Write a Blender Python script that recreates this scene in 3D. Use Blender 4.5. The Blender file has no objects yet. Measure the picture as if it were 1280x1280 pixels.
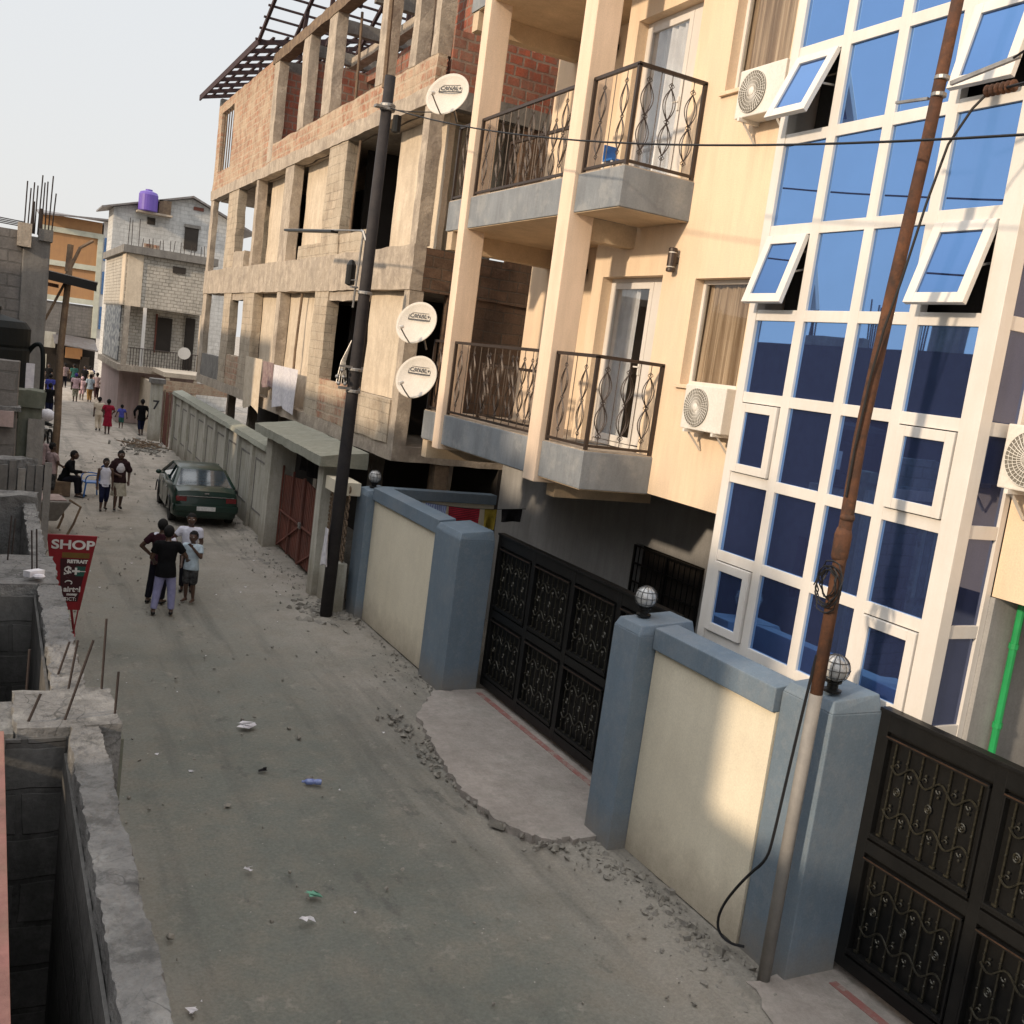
import bpy, bmesh, math, random
from mathutils import Vector, Matrix, noise
R = math.radians
rnd = random.Random(7)
SC = bpy.context.scene
COL = SC.collection

# ------------------------------------------------------------------ camera
def make_camera():
    pitch, roll, yaw = R(8.1), R(7.62), R(28.05)
    cy, sy = math.cos(yaw), math.sin(yaw)
    fwd = Vector((sy*math.cos(pitch), cy*math.cos(pitch), -math.sin(pitch)))
    right = Vector((cy, -sy, 0)); down = fwd.cross(right)
    c, s = math.cos(roll), math.sin(roll)
    r2 = right*c - down*s; d2 = right*s + down*c
    m = Matrix((r2, -d2, -fwd)).transposed().to_4x4()
    m.translation = Vector((0, 0, 5.2))
    cd = bpy.data.cameras.new('camera'); o = bpy.data.objects.new('camera', cd)
    COL.objects.link(o); o.matrix_world = m
    cd.sensor_width = 36; cd.lens = 36*1258/1280; cd.clip_start = .05; cd.clip_end = 2000
    SC.camera = o
make_camera()

# ------------------------------------------------------------------ light
SUN = Vector((1, .25, -.37)).normalized()
def make_light():
    w = bpy.data.worlds.new('World'); SC.world = w; w.use_nodes = True
    nt = w.node_tree; nt.nodes.clear()
    out = nt.nodes.new('ShaderNodeOutputWorld'); bg = nt.nodes.new('ShaderNodeBackground')
    sky = nt.nodes.new('ShaderNodeTexSky'); sky.sky_type = 'NISHITA'; sky.sun_disc = False
    d = -SUN
    sky.sun_elevation = math.asin(d.z); sky.sun_rotation = math.atan2(d.x, d.y)
    sky.air_density = 1.2; sky.dust_density = 3.5; sky.ozone_density = 1.5
    mix = nt.nodes.new('ShaderNodeMix'); mix.data_type = 'RGBA'; mix.inputs[0].default_value = .85
    # thick pale haze, made brighter overhead to fill the shaded street
    tc = nt.nodes.new('ShaderNodeTexCoord'); sep = nt.nodes.new('ShaderNodeSeparateXYZ')
    nt.links.new(tc.outputs['Generated'], sep.inputs[0])
    rmp = nt.nodes.new('ShaderNodeValToRGB')
    e = rmp.color_ramp.elements; e[0].position = 0.0; e[0].color = (7.3, 7.2, 7.1, 1)
    e[1].position = .38; e[1].color = (7.2, 7.4, 7.6, 1); q = e.new(.8); q.color = (18.5, 18.5, 18.6, 1)
    nt.links.new(sep.outputs['Z'], rmp.inputs[0])
    nt.links.new(sky.outputs[0], mix.inputs[6]); nt.links.new(rmp.outputs[0], mix.inputs[7])
    nt.links.new(mix.outputs[2], bg.inputs[0]); bg.inputs[1].default_value = .124
    nt.links.new(bg.outputs[0], out.inputs[0])
    l = bpy.data.lights.new('sun', 'SUN'); l.energy = 3.7; l.angle = R(2.6); l.color = (1, .80, .58)
    o = bpy.data.objects.new('sun', l); COL.objects.link(o)
    o.rotation_euler = SUN.to_track_quat('-Z', 'Y').to_euler(); o.location = (-20, -5, 20)
make_light()
SC.view_settings.view_transform = 'Standard'; SC.view_settings.look = 'None'
SC.view_settings.exposure = 0

# ------------------------------------------------------------------ materials
class NT:
    def __init__(s, name):
        s.m = bpy.data.materials.new(name); s.m.use_nodes = True; s.t = s.m.node_tree
        s.b = s.t.nodes['Principled BSDF']; s.l = s.t.links.new
    def n(s, kind, **kw):
        x = s.t.nodes.new('ShaderNode'+kind)
        for k, v in kw.items(): setattr(x, k, v)
        return x
    def coords(s):
        return s.n('TexCoord').outputs['Object']
    def noise(s, vec, scale, detail=4, rough=.6, stretch=None):
        if stretch:
            mp = s.n('Mapping'); s.l(vec, mp.inputs[0]); mp.inputs['Scale'].default_value = stretch; vec = mp.outputs[0]
        x = s.n('TexNoise'); x.inputs['Scale'].default_value = scale; x.inputs['Detail'].default_value = detail
        x.inputs['Roughness'].default_value = rough; s.l(vec, x.inputs['Vector']); return x.outputs['Fac']
    def ramp(s, fac, stops):
        r = s.n('ValToRGB'); e = r.color_ramp.elements
        while len(e) < len(stops): e.new(.5)
        for i, (p, c) in enumerate(stops):
            e[i].position = p; e[i].color = (*c, 1) if len(c) == 3 else c
        s.l(fac, r.inputs[0]); return r.outputs[0]
    def mix(s, fac, a, b, mode='MIX'):
        x = s.n('Mix', data_type='RGBA', blend_type=mode)
        for i, v in ((0, fac), (6, a), (7, b)):
            if hasattr(v, 'links') or hasattr(v, 'is_linked'): s.l(v, x.inputs[i])
            elif isinstance(v, (int, float)): x.inputs[i].default_value = v
            else: x.inputs[i].default_value = (*v, 1)
        return x.outputs[2]
    def bump(s, h, strength=.3, dist=.02, normal=None):
        x = s.n('Bump'); x.inputs['Strength'].default_value = strength; x.inputs['Distance'].default_value = dist
        s.l(h, x.inputs['Height'])
        if normal is not None: s.l(normal, x.inputs['Normal'])
        return x.outputs[0]
    def wallvec(s):
        """(horizontal, vertical) coordinates of an upright wall of either orientation"""
        sp = s.n('SeparateXYZ'); s.l(s.coords(), sp.inputs[0])
        g = s.n('NewGeometry'); sn = s.n('SeparateXYZ'); s.l(g.outputs['True Normal'], sn.inputs[0])
        ab = s.n('Math', operation='ABSOLUTE'); s.l(sn.outputs[0], ab.inputs[0])
        gt = s.n('Math', operation='GREATER_THAN'); s.l(ab.outputs[0], gt.inputs[0]); gt.inputs[1].default_value = .6
        mx = s.n('Mix', data_type='FLOAT'); s.l(gt.outputs[0], mx.inputs[0]); s.l(sp.outputs[0], mx.inputs[2]); s.l(sp.outputs[1], mx.inputs[3])
        cb = s.n('CombineXYZ'); s.l(mx.outputs[0], cb.inputs[0]); s.l(sp.outputs[2], cb.inputs[1]); return cb.outputs[0]

def M(name, c1, c2=None, scale=3, rough=.75, bump=.15, bscale=40, metal=0, streak=0, dirt=None, spec=.3, coat=0, dist=.01, grain=.5, patch=None, base=None, crack=0):
    """painted / plastered / bare surface: two tones of noise, vertical streaks, fine bump"""
    t = NT(name); v = t.coords(); c2 = c2 or tuple(x*.75 for x in c1)
    col = t.ramp(t.noise(v, scale, 6, .65), [(.35, c1), (.68, c2)])
    if streak:
        f = t.noise(v, 5, 5, .7, (1, 1, .12))
        f = t.ramp(f, [(.42, (0, 0, 0)), (.72, (streak, streak, streak))])
        col = t.mix(f, col, dirt or tuple(x*.35 for x in c1))
    if patch:
        for (ps, pc, pa) in patch: col = t.mix(t.ramp(t.noise(v, ps, 7, .72), [(.5, (0, 0, 0)), (.62, (pa,)*3)]), col, pc)
    if crack:
        wn = t.n('TexNoise'); wn.inputs['Scale'].default_value = 2.5; t.l(v, wn.inputs['Vector'])
        vm = t.n('VectorMath', operation='SCALE'); t.l(wn.outputs['Color'], vm.inputs[0]); vm.inputs['Scale'].default_value = .7
        va = t.n('VectorMath', operation='ADD'); t.l(v, va.inputs[0]); t.l(vm.outputs[0], va.inputs[1])
        vo = t.n('TexVoronoi', feature='DISTANCE_TO_EDGE'); vo.inputs['Scale'].default_value = crack; t.l(va.outputs[0], vo.inputs['Vector'])
        ck = t.ramp(vo.outputs['Distance'], [(.004, (1, 1, 1)), (.022, (0, 0, 0))]); cm = t.ramp(t.noise(v, .9, 3, .5), [(.48, (0, 0, 0)), (.58, (.85,)*3)])
        col = t.mix(t.mix(1, ck, cm, 'MULTIPLY'), col, tuple(x*.25 for x in c1))
    if base:      # splashed dirt near the ground
        z1, bc, ba = base; sp = t.n('SeparateXYZ'); t.l(v, sp.inputs[0]); ns = t.noise(v, 3.5, 6, .75)
        mm = t.n('Math', operation='MULTIPLY_ADD'); t.l(ns, mm.inputs[0]); mm.inputs[1].default_value = -z1*1.6; t.l(sp.outputs[2], mm.inputs[2])
        mr = t.n('MapRange'); t.l(mm.outputs[0], mr.inputs[0]); mr.inputs[1].default_value = -z1*.9; mr.inputs[2].default_value = z1*.35; mr.inputs[3].default_value = ba; mr.inputs[4].default_value = 0
        col = t.mix(mr.outputs[0], col, bc)
    fine = t.noise(v, bscale, 6, .7)
    col = t.mix(grain, col, t.ramp(fine, [(.3, (.72, .72, .72)), (.7, (1.15, 1.15, 1.15))]), 'MULTIPLY')
    t.l(col, t.b.inputs['Base Color']); t.b.inputs['Roughness'].default_value = rough
    t.b.inputs['Metallic'].default_value = metal; t.b.inputs['Specular IOR Level'].default_value = spec
    t.b.inputs['Coat Weight'].default_value = coat
    if bump: t.l(t.bump(fine, bump, dist), t.b.inputs['Normal'])
    return t.m

def MB_brick(name, c1, c2, mortar, w=.3, h=.17, msize=.018, smear=.35, smearcol=None, scale=1):
    t = NT(name); v = t.wallvec()
    wob = t.n('TexNoise'); wob.inputs['Scale'].default_value = 3; t.l(v, wob.inputs['Vector'])
    va = t.n('VectorMath', operation='SCALE'); t.l(wob.outputs['Color'], va.inputs[0]); va.inputs['Scale'].default_value = .055
    vb = t.n('VectorMath', operation='ADD'); t.l(v, vb.inputs[0]); t.l(va.outputs[0], vb.inputs[1]); v = vb.outputs[0]
    b = t.n('TexBrick'); t.l(v, b.inputs['Vector']); b.offset = .5
    b.inputs['Scale'].default_value = 1; b.inputs['Brick Width'].default_value = w; b.inputs['Row Height'].default_value = h
    b.inputs['Mortar Size'].default_value = msize; b.inputs['Mortar Smooth'].default_value = .3; b.inputs['Bias'].default_value = -.1
    b.inputs['Color1'].default_value = (*c1, 1); b.inputs['Color2'].default_value = (*c2, 1); b.inputs['Mortar'].default_value = (*mortar, 1)
    oc = t.coords()
    n1 = t.noise(oc, 1.1, 6, .7); n2 = t.noise(oc, 30, 5, .7)
    f = t.ramp(n1, [(.42, (0, 0, 0)), (.58, (smear,)*3)])
    pb = t.noise(oc, 2.1, 5, .7)
    bc = t.mix(t.ramp(pb, [(.38, (.55,)*3), (.62, (0, 0, 0))]), b.outputs['Color'], tuple(x*.55 for x in c2))
    col = t.mix(f, bc, smearcol or mortar)
    f2 = t.ramp(t.noise(oc, 4.5, 6, .75), [(.50, (0, 0, 0)), (.58, (smear*.8,)*3)]); col = t.mix(f2, col, smearcol or mortar)
    col = t.mix(.6, col, t.ramp(n2, [(.3, (.65, .65, .65)), (.7, (1.2, 1.2, 1.2))]), 'MULTIPLY')
    st = t.ramp(t.noise(oc, 4, 5, .7, (1, 1, .15)), [(.5, (0, 0, 0)), (.75, (.45,)*3)])
    col = t.mix(st, col, tuple(x*.4 for x in mortar))
    t.l(col, t.b.inputs['Base Color']); t.b.inputs['Roughness'].default_value = .9; t.b.inputs['Specular IOR Level'].default_value = .15
    nb = t.bump(b.outputs['Fac'], .6, -.012); t.l(t.bump(n2, .4, .012, nb), t.b.inputs['Normal'])
    return t.m

def MG_mirror(name, col, rough=.015):
    """reflective tinted curtain-wall glass"""
    t = NT(name); v = t.coords()
    big = t.noise(v, .9, 1, .4); dirt = t.noise(v, 1.5, 4, .6)
    t.l(t.ramp(dirt, [(.4, col), (.75, tuple(x*.94 for x in col))]), t.b.inputs['Base Color'])
    t.b.inputs['Metallic'].default_value = 1; t.b.inputs['Roughness'].default_value = rough
    t.l(t.bump(big, .05, .02), t.b.inputs['Normal'])
    df = t.n('BsdfDiffuse'); df.inputs[0].default_value = (.055, .075, .19, 1)
    mx = t.n('MixShader'); mx.inputs[0].default_value = .28; out = t.t.nodes['Material Output']
    t.l(t.b.outputs[0], mx.inputs[1]); t.l(df.outputs[0], mx.inputs[2]); t.l(mx.outputs[0], out.inputs[0]); return t.m

def MG_clear(name, tint=(.8, .85, .85), k=.25):
    t = NT(name); nt = t.t; nt.nodes.remove(t.b); out = nt.nodes['Material Output']
    tr = t.n('BsdfTransparent'); tr.inputs[0].default_value = (*tint, 1)
    gl = t.n('BsdfGlossy'); gl.inputs['Roughness'].default_value = .02
    fr = t.n('Fresnel'); fr.inputs[0].default_value = 1.5
    ad = t.n('Math', operation='ADD'); t.l(fr.outputs[0], ad.inputs[0]); ad.inputs[1].default_value = k
    gm = t.n('NewGeometry'); iv = t.n('Math', operation='SUBTRACT'); iv.inputs[0].default_value = 1; t.l(gm.outputs['Backfacing'], iv.inputs[1])
    ml = t.n('Math', operation='MULTIPLY'); t.l(ad.outputs[0], ml.inputs[0]); t.l(iv.outputs[0], ml.inputs[1])
    mx = t.n('MixShader'); t.l(ml.outputs[0], mx.inputs[0]); t.l(tr.outputs[0], mx.inputs[1]); t.l(gl.outputs[0], mx.inputs[2])
    t.l(mx.outputs[0], out.inputs[0]); return t.m

def MF(name, c, c2=None, scale=12, rough=.85, stripes=None):
    """cloth"""
    t = NT(name); v = t.coords(); c2 = c2 or tuple(x*.7 for x in c)
    col = t.ramp(t.noise(v, scale, 4, .6), [(.4, c), (.65, c2)])
    if stripes:
        w = t.n('TexWave', wave_type='BANDS', bands_direction=stripes[0]); w.inputs['Scale'].default_value = stripes[1]
        t.l(v, w.inputs['Vector']); col = t.mix(t.ramp(w.outputs['Fac'], [(.48, (0, 0, 0)), (.52, (1, 1, 1))]), col, stripes[2])
    t.l(col, t.b.inputs['Base Color']); t.b.inputs['Roughness'].default_value = rough; t.b.inputs['Specular IOR Level'].default_value = .1
    t.l(t.bump(t.noise(v, 14, 3, .5), .5, .02), t.b.inputs['Normal']); return t.m

m = {}
m['cream'] = M('cream_paint', (.79, .625, .45), (.74, .575, .41), .6, .8, .12, 60, streak=.38, dirt=(.50, .37, .26), patch=[(.5, (.70, .54, .41), .5)])
m['cream_side'] = M('cream_pillar_paint', (.78, .61, .47), (.72, .56, .42), .9, .75, .12, 60, streak=.35, dirt=(.42, .33, .24))
m['wallcream'] = M('boundary_wall_paint', (.72, .655, .52), (.66, .595, .465), 1.0, .8, .12, 60, streak=.16, dirt=(.42, .36, .27), base=(.55, (.30, .25, .19), .75), patch=[(.8, (.60, .54, .43), .4), (5, (.62, .56, .45), .25)])
m['blue'] = M('blue_grey_paint', (.155, .203, .252), (.136, .178, .222), 1.4, .62, .12, 60, streak=.25, dirt=(.10, .12, .135), spec=.25, base=(.42, (.21, .185, .155), .8), patch=[(1.1, (.19, .22, .25), .5), (9, (.26, .27, .28), .22)])
m['greyblue'] = M('balcony_grey_paint', (.245, .26, .275), (.19, .205, .22), 2, .75, .15, 40, patch=[(2.2, (.33, .33, .32), .45)], streak=.5, dirt=(.11, .11, .12))
m['soffit'] = M('soffit_paint', (.62, .48, .33), None, 2, .8, .05)
m['ground_grey'] = M('ground_floor_grey_paint', (.36, .355, .35), (.29, .285, .28), 1.5, .75, .1, streak=.3)
m['white'] = M('white_upvc', (.68, .65, .615), (.62, .59, .55), 1.5, .45, .0, 50, grain=.12, streak=.25, dirt=(.5, .43, .35), spec=.5)
m['conc'] = M('raw_concrete', (.47, .395, .315), (.35, .295, .235), 1.1, .94, .6, 18, streak=.5, dirt=(.17, .14, .115), dist=.025, patch=[(.7, (.34, .29, .235), .7), (3.2, (.58, .49, .39), .5), (1.7, (.20, .165, .14), .45)])
m['conc_dark'] = M('weathered_concrete', (.25, .235, .215), (.16, .15, .14), 2, .95, .6, 18, streak=.5, dirt=(.08, .075, .07), dist=.02)
m['conc_rough'] = M('rough_mortar', (.215, .21, .205), (.13, .127, .123), 4, .97, 1, 22, dist=.03, patch=[(7, (.08, .078, .075), .8), (2.2, (.33, .325, .31), .5)], crack=5)
m['render'] = M('smooth_render', (.64, .54, .42), (.55, .46, .35), .7, .9, .25, 30, streak=.45, dirt=(.28, .22, .17), patch=[(.9, (.46, .38, .29), .6), (6, (.72, .63, .5), .3)])
m['render2'] = M('old_render', (.50, .48, .42), (.40, .38, .33), 1, .9, .4, 30, streak=.6, dirt=(.17, .16, .12), patch=[(1.3, (.30, .29, .22), .5)], base=(.6, (.2, .17, .13), .8))
m['mossy'] = M('mossy_render', (.155, .158, .13), (.10, .105, .08), 3, .95, .6, 20, streak=.5, dirt=(.05, .06, .04))
m['dark'] = M('dark_interior', (.045, .038, .033), None, 2, .95, .1)  # near-black colour stands in for the shade of rooms and openings
m['brick'] = MB_brick('clay_block', (.44, .225, .145), (.33, .165, .11), (.44, .36, .27), .30, .2, .028, .85, (.47, .37, .27))
m['brick_red'] = MB_brick('red_clay_block', (.44, .13, .08), (.30, .10, .07), (.30, .24, .20), .30, .2, .025, .5, (.24, .18, .14))
m['block'] = MB_brick('concrete_block', (.50, .41, .31), (.41, .33, .25), (.31, .26, .20), .42, .21, .014, .6, (.48, .41, .32))
m['block_grey'] = MB_brick('grey_block', (.235, .215, .20), (.19, .175, .165), (.14, .13, .12), .42, .21, .018, .6, (.16, .15, .14))
m['block_brown'] = MB_brick('brown_block', (.20, .12, .08), (.13, .085, .06), (.12, .10, .08), .42, .21, .016, .6, (.15, .10, .07))
m['iron'] = M('brown_iron_paint', (.055, .038, .03), None, 6, .45, .1, metal=.3, spec=.5)
m['black'] = M('black_gate_paint', (.006, .006, .006), (.009, .009, .009), 4, .42, .15, 40, spec=.28, streak=.15, dirt=(.02, .018, .016))
m['black_edge'] = M('highlit_gate_edge', (.10, .055, .035), (.03, .025, .02), 8, .35, .1, metal=.5, spec=.6)  # coppery colour paints sunlit highlights on the black gate edges
m['scroll'] = M('highlit_black_scrollwork', (.05, .045, .03), (.015, .014, .011), 30, .35, .1, spec=.7, metal=.4)  # lighter metallic colour paints highlights onto the black scrollwork
m['rust'] = M('rusty_steel', (.125, .055, .030), (.062, .032, .022), 5, .85, .6, 50, patch=[(3, (.19, .08, .035), .5), (9, (.04, .028, .022), .6)], streak=.5, dirt=(.05, .03, .025), dist=.01)
m['rust_red'] = M('rusty_red_sheet', (.19, .065, .045), (.11, .045, .035), 2, .8, .3, 30, streak=.6, dirt=(.09, .05, .04))
m['greypipe'] = M('grey_painted_pipe', (.24, .225, .205), (.18, .17, .16), 5, .6, .2)
m['poleblack'] = M('tarred_pole', (.022, .020, .022), (.035, .03, .03), 5, .75, .4, 30)
m['shadeblock'] = MB_brick('shade_dark_block', (.10, .097, .093), (.075, .073, .07), (.05, .048, .046), .42, .21, .016, .5, (.13, .125, .12))  # near-black blocks put shade into the gap behind the parapet
m['greyplank'] = M('grey_plank', (.17, .16, .15), (.10, .095, .09), 5, .95, .5, 30, streak=.5)
m['wood'] = M('weathered_timber', (.24, .17, .11), (.13, .09, .065), 6, .9, .5, 30, streak=.5, dirt=(.06, .045, .035))
m['wood_yel'] = M('fresh_timber', (.45, .30, .12), (.33, .21, .09), 6, .85, .3, 30)
m['timber_dark'] = M('dark_roof_timber', (.06, .035, .035), (.035, .025, .03), 6, .9, .3)
m['rebar'] = M('rebar', (.035, .025, .022), None, 9, .8, .3)
m['galv'] = M('galvanised_fitting', (.35, .34, .33), (.22, .21, .2), 9, .45, .2, metal=.7)
m['wire'] = M('black_cable', (.012, .012, .014), None, 6, .6, 0)
m['plastic_w'] = M('white_plastic', (.72, .69, .64), (.66, .63, .58), 5, .45, .03, spec=.5)
m['grille'] = M('grey_fan_grille', (.20, .19, .165), (.15, .14, .12), 5, .6, .1)
m['dish'] = M('dish_paint', (.60, .55, .49), (.54, .50, .44), 3, .5, .03, streak=.2, dirt=(.4, .35, .28))
m['ink'] = M('printed_ink', (.04, .04, .045), None, 5, .6, 0)
m['steel'] = M('globe_cage', (.10, .10, .10), None, 5, .35, .05, metal=.8)
m['globe'] = M('frosted_globe', (.50, .50, .50), (.36, .36, .35), 6, .12, .05, spec=.8, coat=.8)
m['sheet'] = M('corrugated_zinc', (.26, .25, .25), (.18, .17, .17), 2, .5, .2, metal=.5, streak=.6, dirt=(.14, .08, .05))
m['pinkwall'] = M('faded_pink_wall', (.42, .31, .29), (.34, .27, .25), 2, .85, .3, streak=.5)
m['orange'] = M('orange_wall', (.42, .23, .105), (.37, .20, .10), 2, .8, .1, streak=.15)
m['palegreen'] = M('pale_band_paint', (.55, .55, .45), None, 2, .8, .1)
m['purple'] = M('purple_tank_plastic', (.11, .06, .33), (.13, .08, .36), 3, .4, .05, spec=.5)
m['tankblack'] = M('black_tank_plastic', (.006, .008, .008), None, 3, .7, .05, spec=.2)
m['redsign'] = M('red_sign_paint', (.24, .012, .018), (.19, .012, .016), 4, .5, .1, streak=.2)
m['signblack'] = M('sign_dark_panel', (.045, .008, .012), None, 4, .5, .05)
m['signwhite'] = M('sign_white_ink', (.68, .66, .64), None, 5, .6, 0)
m['signgreen'] = M('sign_green_ink', (.02, .09, .07), None, 5, .6, 0)
m['signgold'] = M('sign_brown_ink', (.15, .085, .02), None, 5, .6, 0)
m['green'] = M('green_pipe', (.02, .33, .10), None, 5, .4, .02, spec=.5)
m['carpaint'] = M('dark_green_car_paint', (.006, .024, .016), (.010, .026, .018), 2, .3, .02, 60, spec=.35, coat=.25)
m['carglass'] = M('car_window_glass', (.035, .055, .07), None, 2, .06, 0, spec=1, coat=.5)
m['tyre'] = M('tyre_rubber', (.018, .017, .016), None, 6, .85, .3)
m['chrome'] = M('chrome', (.6, .6, .6), None, 6, .2, 0, metal=.9)
m['lampred'] = M('tail_lamp_red', (.14, .01, .012), None, 6, .2, 0, spec=.7)
m['plate'] = M('number_plate', (.62, .62, .6), (.45, .45, .44), 30, .4, 0)
m['bluechair'] = M('blue_plastic', (.015, .13, .42), None, 5, .35, 0, spec=.5)
def curtain_mat(name, a, b):
    t = NT(name); v = t.coords(); f = t.noise(v, 3, 4, .6, (1, 9, .12)); t.l(t.ramp(f, [(.35, a), (.6, b)]), t.b.inputs['Base Color'])  # stretched noise paints pleat shade into the curtain colour
    t.b.inputs['Roughness'].default_value = .9; t.l(t.bump(f, .8, .05), t.b.inputs['Normal']); return t.m
m['curtain'] = curtain_mat('beige_curtain', (.58, .45, .34), (.24, .165, .11))
m['curtain_w'] = MF('white_curtain', (.8, .79, .78), (.68, .66, .65), 4)
m['skin'] = M('dark_brown_skin', (.085, .045, .030), (.060, .032, .021), 8, .45, .05, spec=.5)
m['hair'] = M('black_hair', (.008, .007, .007), None, 20, .9, .4)
m['glass_blue'] = MG_mirror('blue_reflective_glass', (.26, .50, .92))
m['glass_sash'] = MG_mirror('dimmed_sash_glass', (.15, .31, .60))  # same glass darkened in colour to dim the sky mirrored in tilted sashes
m['glass_side'] = MG_mirror('smoked_side_glass', (.13, .16, .26), .04)
m['pane'] = MG_clear('window_glass', (.92, .92, .9), .02)
m['pane_door'] = MG_clear('door_glass', (.9, .91, .92), .12)

# ------------------------------------------------------------------ mesh helpers
class MB:
    def __init__(s): s.v = []; s.f = []
    def add(s, vs, fs):
        o = len(s.v); s.v += [tuple(p) for p in vs]; s.f += [tuple(i+o for i in f) for f in fs]; return s
    def box(s, x0, x1, y0, y1, z0, z1):
        return s.hexa([(x0,y0,z0),(x1,y0,z0),(x1,y1,z0),(x0,y1,z0)], [(x0,y0,z1),(x1,y0,z1),(x1,y1,z1),(x0,y1,z1)])
    def hexa(s, lo, hi):
        n = len(lo)
        fs = [tuple(range(n))[::-1], tuple(range(n, 2*n))] + [(i, (i+1) % n, n+(i+1) % n, n+i) for i in range(n)]
        return s.add(list(lo)+list(hi), fs)
    def obox(s, c, ax, ay, az):
        """box from centre and three half-axis vectors"""
        c, ax, ay, az = map(Vector, (c, ax, ay, az))
        lo = [c-ax-ay-az, c+ax-ay-az, c+ax+ay-az, c-ax+ay-az]; hi = [p+2*az for p in lo]
        return s.hexa(lo, hi)
    def beam(s, a, b, w, h, up=(0, 0, 1)):
        a, b = Vector(a), Vector(b); d = (b-a); L = d.length; d.normalize(); up = Vector(up)
        if abs(d.dot(up)) > .98: up = Vector((0, 1, 0))
        sx = d.cross(up).normalized(); u = sx.cross(d).normalized()
        return s.obox((a+b)/2, sx*w/2, d*L/2, u*h/2)
    def tube(s, pts, r, n=6, cap=True):
        pts = [Vector(p) for p in pts]; k = len(pts); rs = r if isinstance(r, (list, tuple)) else [r]*k
        ref = Vector((0, 0, 1)); base = len(s.v); prev = None
        for i, p in enumerate(pts):
            d = (pts[min(i+1, k-1)]-pts[max(i-1, 0)])
            if d.length < 1e-9: d = Vector((0, 0, 1))
            d.normalize()
            if prev is None:
                a = d.cross(ref if abs(d.dot(ref)) < .95 else Vector((1, 0, 0))).normalized()
            else:
                a = (prev - d*prev.dot(d))
                a = a.normalized() if a.length > 1e-6 else d.cross(Vector((1, 0, 0))).normalized()
            prev = a; b = d.cross(a)
            for j in range(n):
                t = 2*math.pi*j/n; s.v.append(tuple(p+(a*math.cos(t)+b*math.sin(t))*rs[i]))
        for i in range(k-1):
            for j in range(n):
                s.f.append((base+i*n+j, base+i*n+(j+1) % n, base+(i+1)*n+(j+1) % n, base+(i+1)*n+j))
        if cap:
            s.f.append(tuple(base+j for j in range(n))[::-1]); s.f.append(tuple(base+(k-1)*n+j for j in range(n)))
        return s
    def lathe(s, c, prof, n=20, axis=(0, 0, 1)):
        c = Vector(c); az = Vector(axis).normalized(); ax = az.orthogonal().normalized(); ay = az.cross(ax); base = len(s.v); k = len(prof)
        for (r, h) in prof:
            for j in range(n):
                t = 2*math.pi*j/n; s.v.append(tuple(c+az*h+(ax*math.cos(t)+ay*math.sin(t))*max(r, 1e-4)))
        for i in range(k-1):
            for j in range(n):
                s.f.append((base+i*n+j, base+i*n+(j+1) % n, base+(i+1)*n+(j+1) % n, base+(i+1)*n+j))
        s.f.append(tuple(base+j for j in range(n))[::-1]); s.f.append(tuple(base+(k-1)*n+j for j in range(n)))
        return s
    def ball(s, c, r, n=12, sc=(1, 1, 1), rot=None):
        base = len(s.v); c = Vector(c); k = n//2
        for i in range(k+1):
            ph = math.pi*i/k
            for j in range(n):
                t = 2*math.pi*j/n
                p = Vector((math.sin(ph)*math.cos(t)*sc[0], math.sin(ph)*math.sin(t)*sc[1], math.cos(ph)*sc[2]))*r
                if i in (0, k): p += Vector((math.cos(t), math.sin(t), 0))*1e-4
                if rot: p = rot @ p
                s.v.append(tuple(c+p))
        for i in range(k):
            for j in range(n): s.f.append((base+i*n+j, base+(i+1)*n+j, base+(i+1)*n+(j+1) % n, base+i*n+(j+1) % n))
        s.f.append(tuple(base+j for j in range(n))); s.f.append(tuple(base+k*n+j for j in range(n))[::-1])
        return s
    def build(s, name, mat, parent=None, smooth=False, bevel=0, kind=None, label=None, rug=0, step=.35):
        me = bpy.data.meshes.new(name); me.from_pydata(s.v, [], s.f); me.validate(); me.update()
        bm = bmesh.new(); bm.from_mesh(me); bmesh.ops.recalc_face_normals(bm, faces=bm.faces)
        if bevel:
            es = [e for e in bm.edges if len(e.link_faces) == 2 and e.calc_face_angle(0) > .6]
            bmesh.ops.bevel(bm, geom=es, offset=bevel, segments=2, affect='EDGES', profile=.6)
        if rug:
            bmesh.ops.remove_doubles(bm, verts=bm.verts, dist=1e-4)
            for ax in range(3):
                lo, hi = min(v.co[ax] for v in bm.verts), max(v.co[ax] for v in bm.verts); n = int((hi-lo)/step)
                no = [0, 0, 0]; no[ax] = 1
                for i in range(1, n+1 if n else 1):
                    p = [0, 0, 0]; p[ax] = lo+(hi-lo)*i/(n+1); bmesh.ops.bisect_plane(bm, geom=bm.verts[:]+bm.edges[:]+bm.faces[:], plane_co=p, plane_no=no)
            for v in bm.verts:
                q = v.co; v.co = q+Vector((noise.noise(q*2.1+Vector((3, 0, 0))), noise.noise(q*2.3+Vector((0, 7, 0))), noise.noise(q*2.0+Vector((0, 0, 11)))))*rug+noise.noise_vector(q*7)*rug*.35
        bm.to_mesh(me); bm.free()
        me.materials.append(m[mat] if isinstance(mat, str) else mat)
        if smooth:
            for p in me.polygons: p.use_smooth = True
        o = bpy.data.objects.new(name, me); COL.objects.link(o)
        if parent: o.parent = parent
        if kind: o['kind'] = kind
        if label: o['label'] = label
        return o

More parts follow.
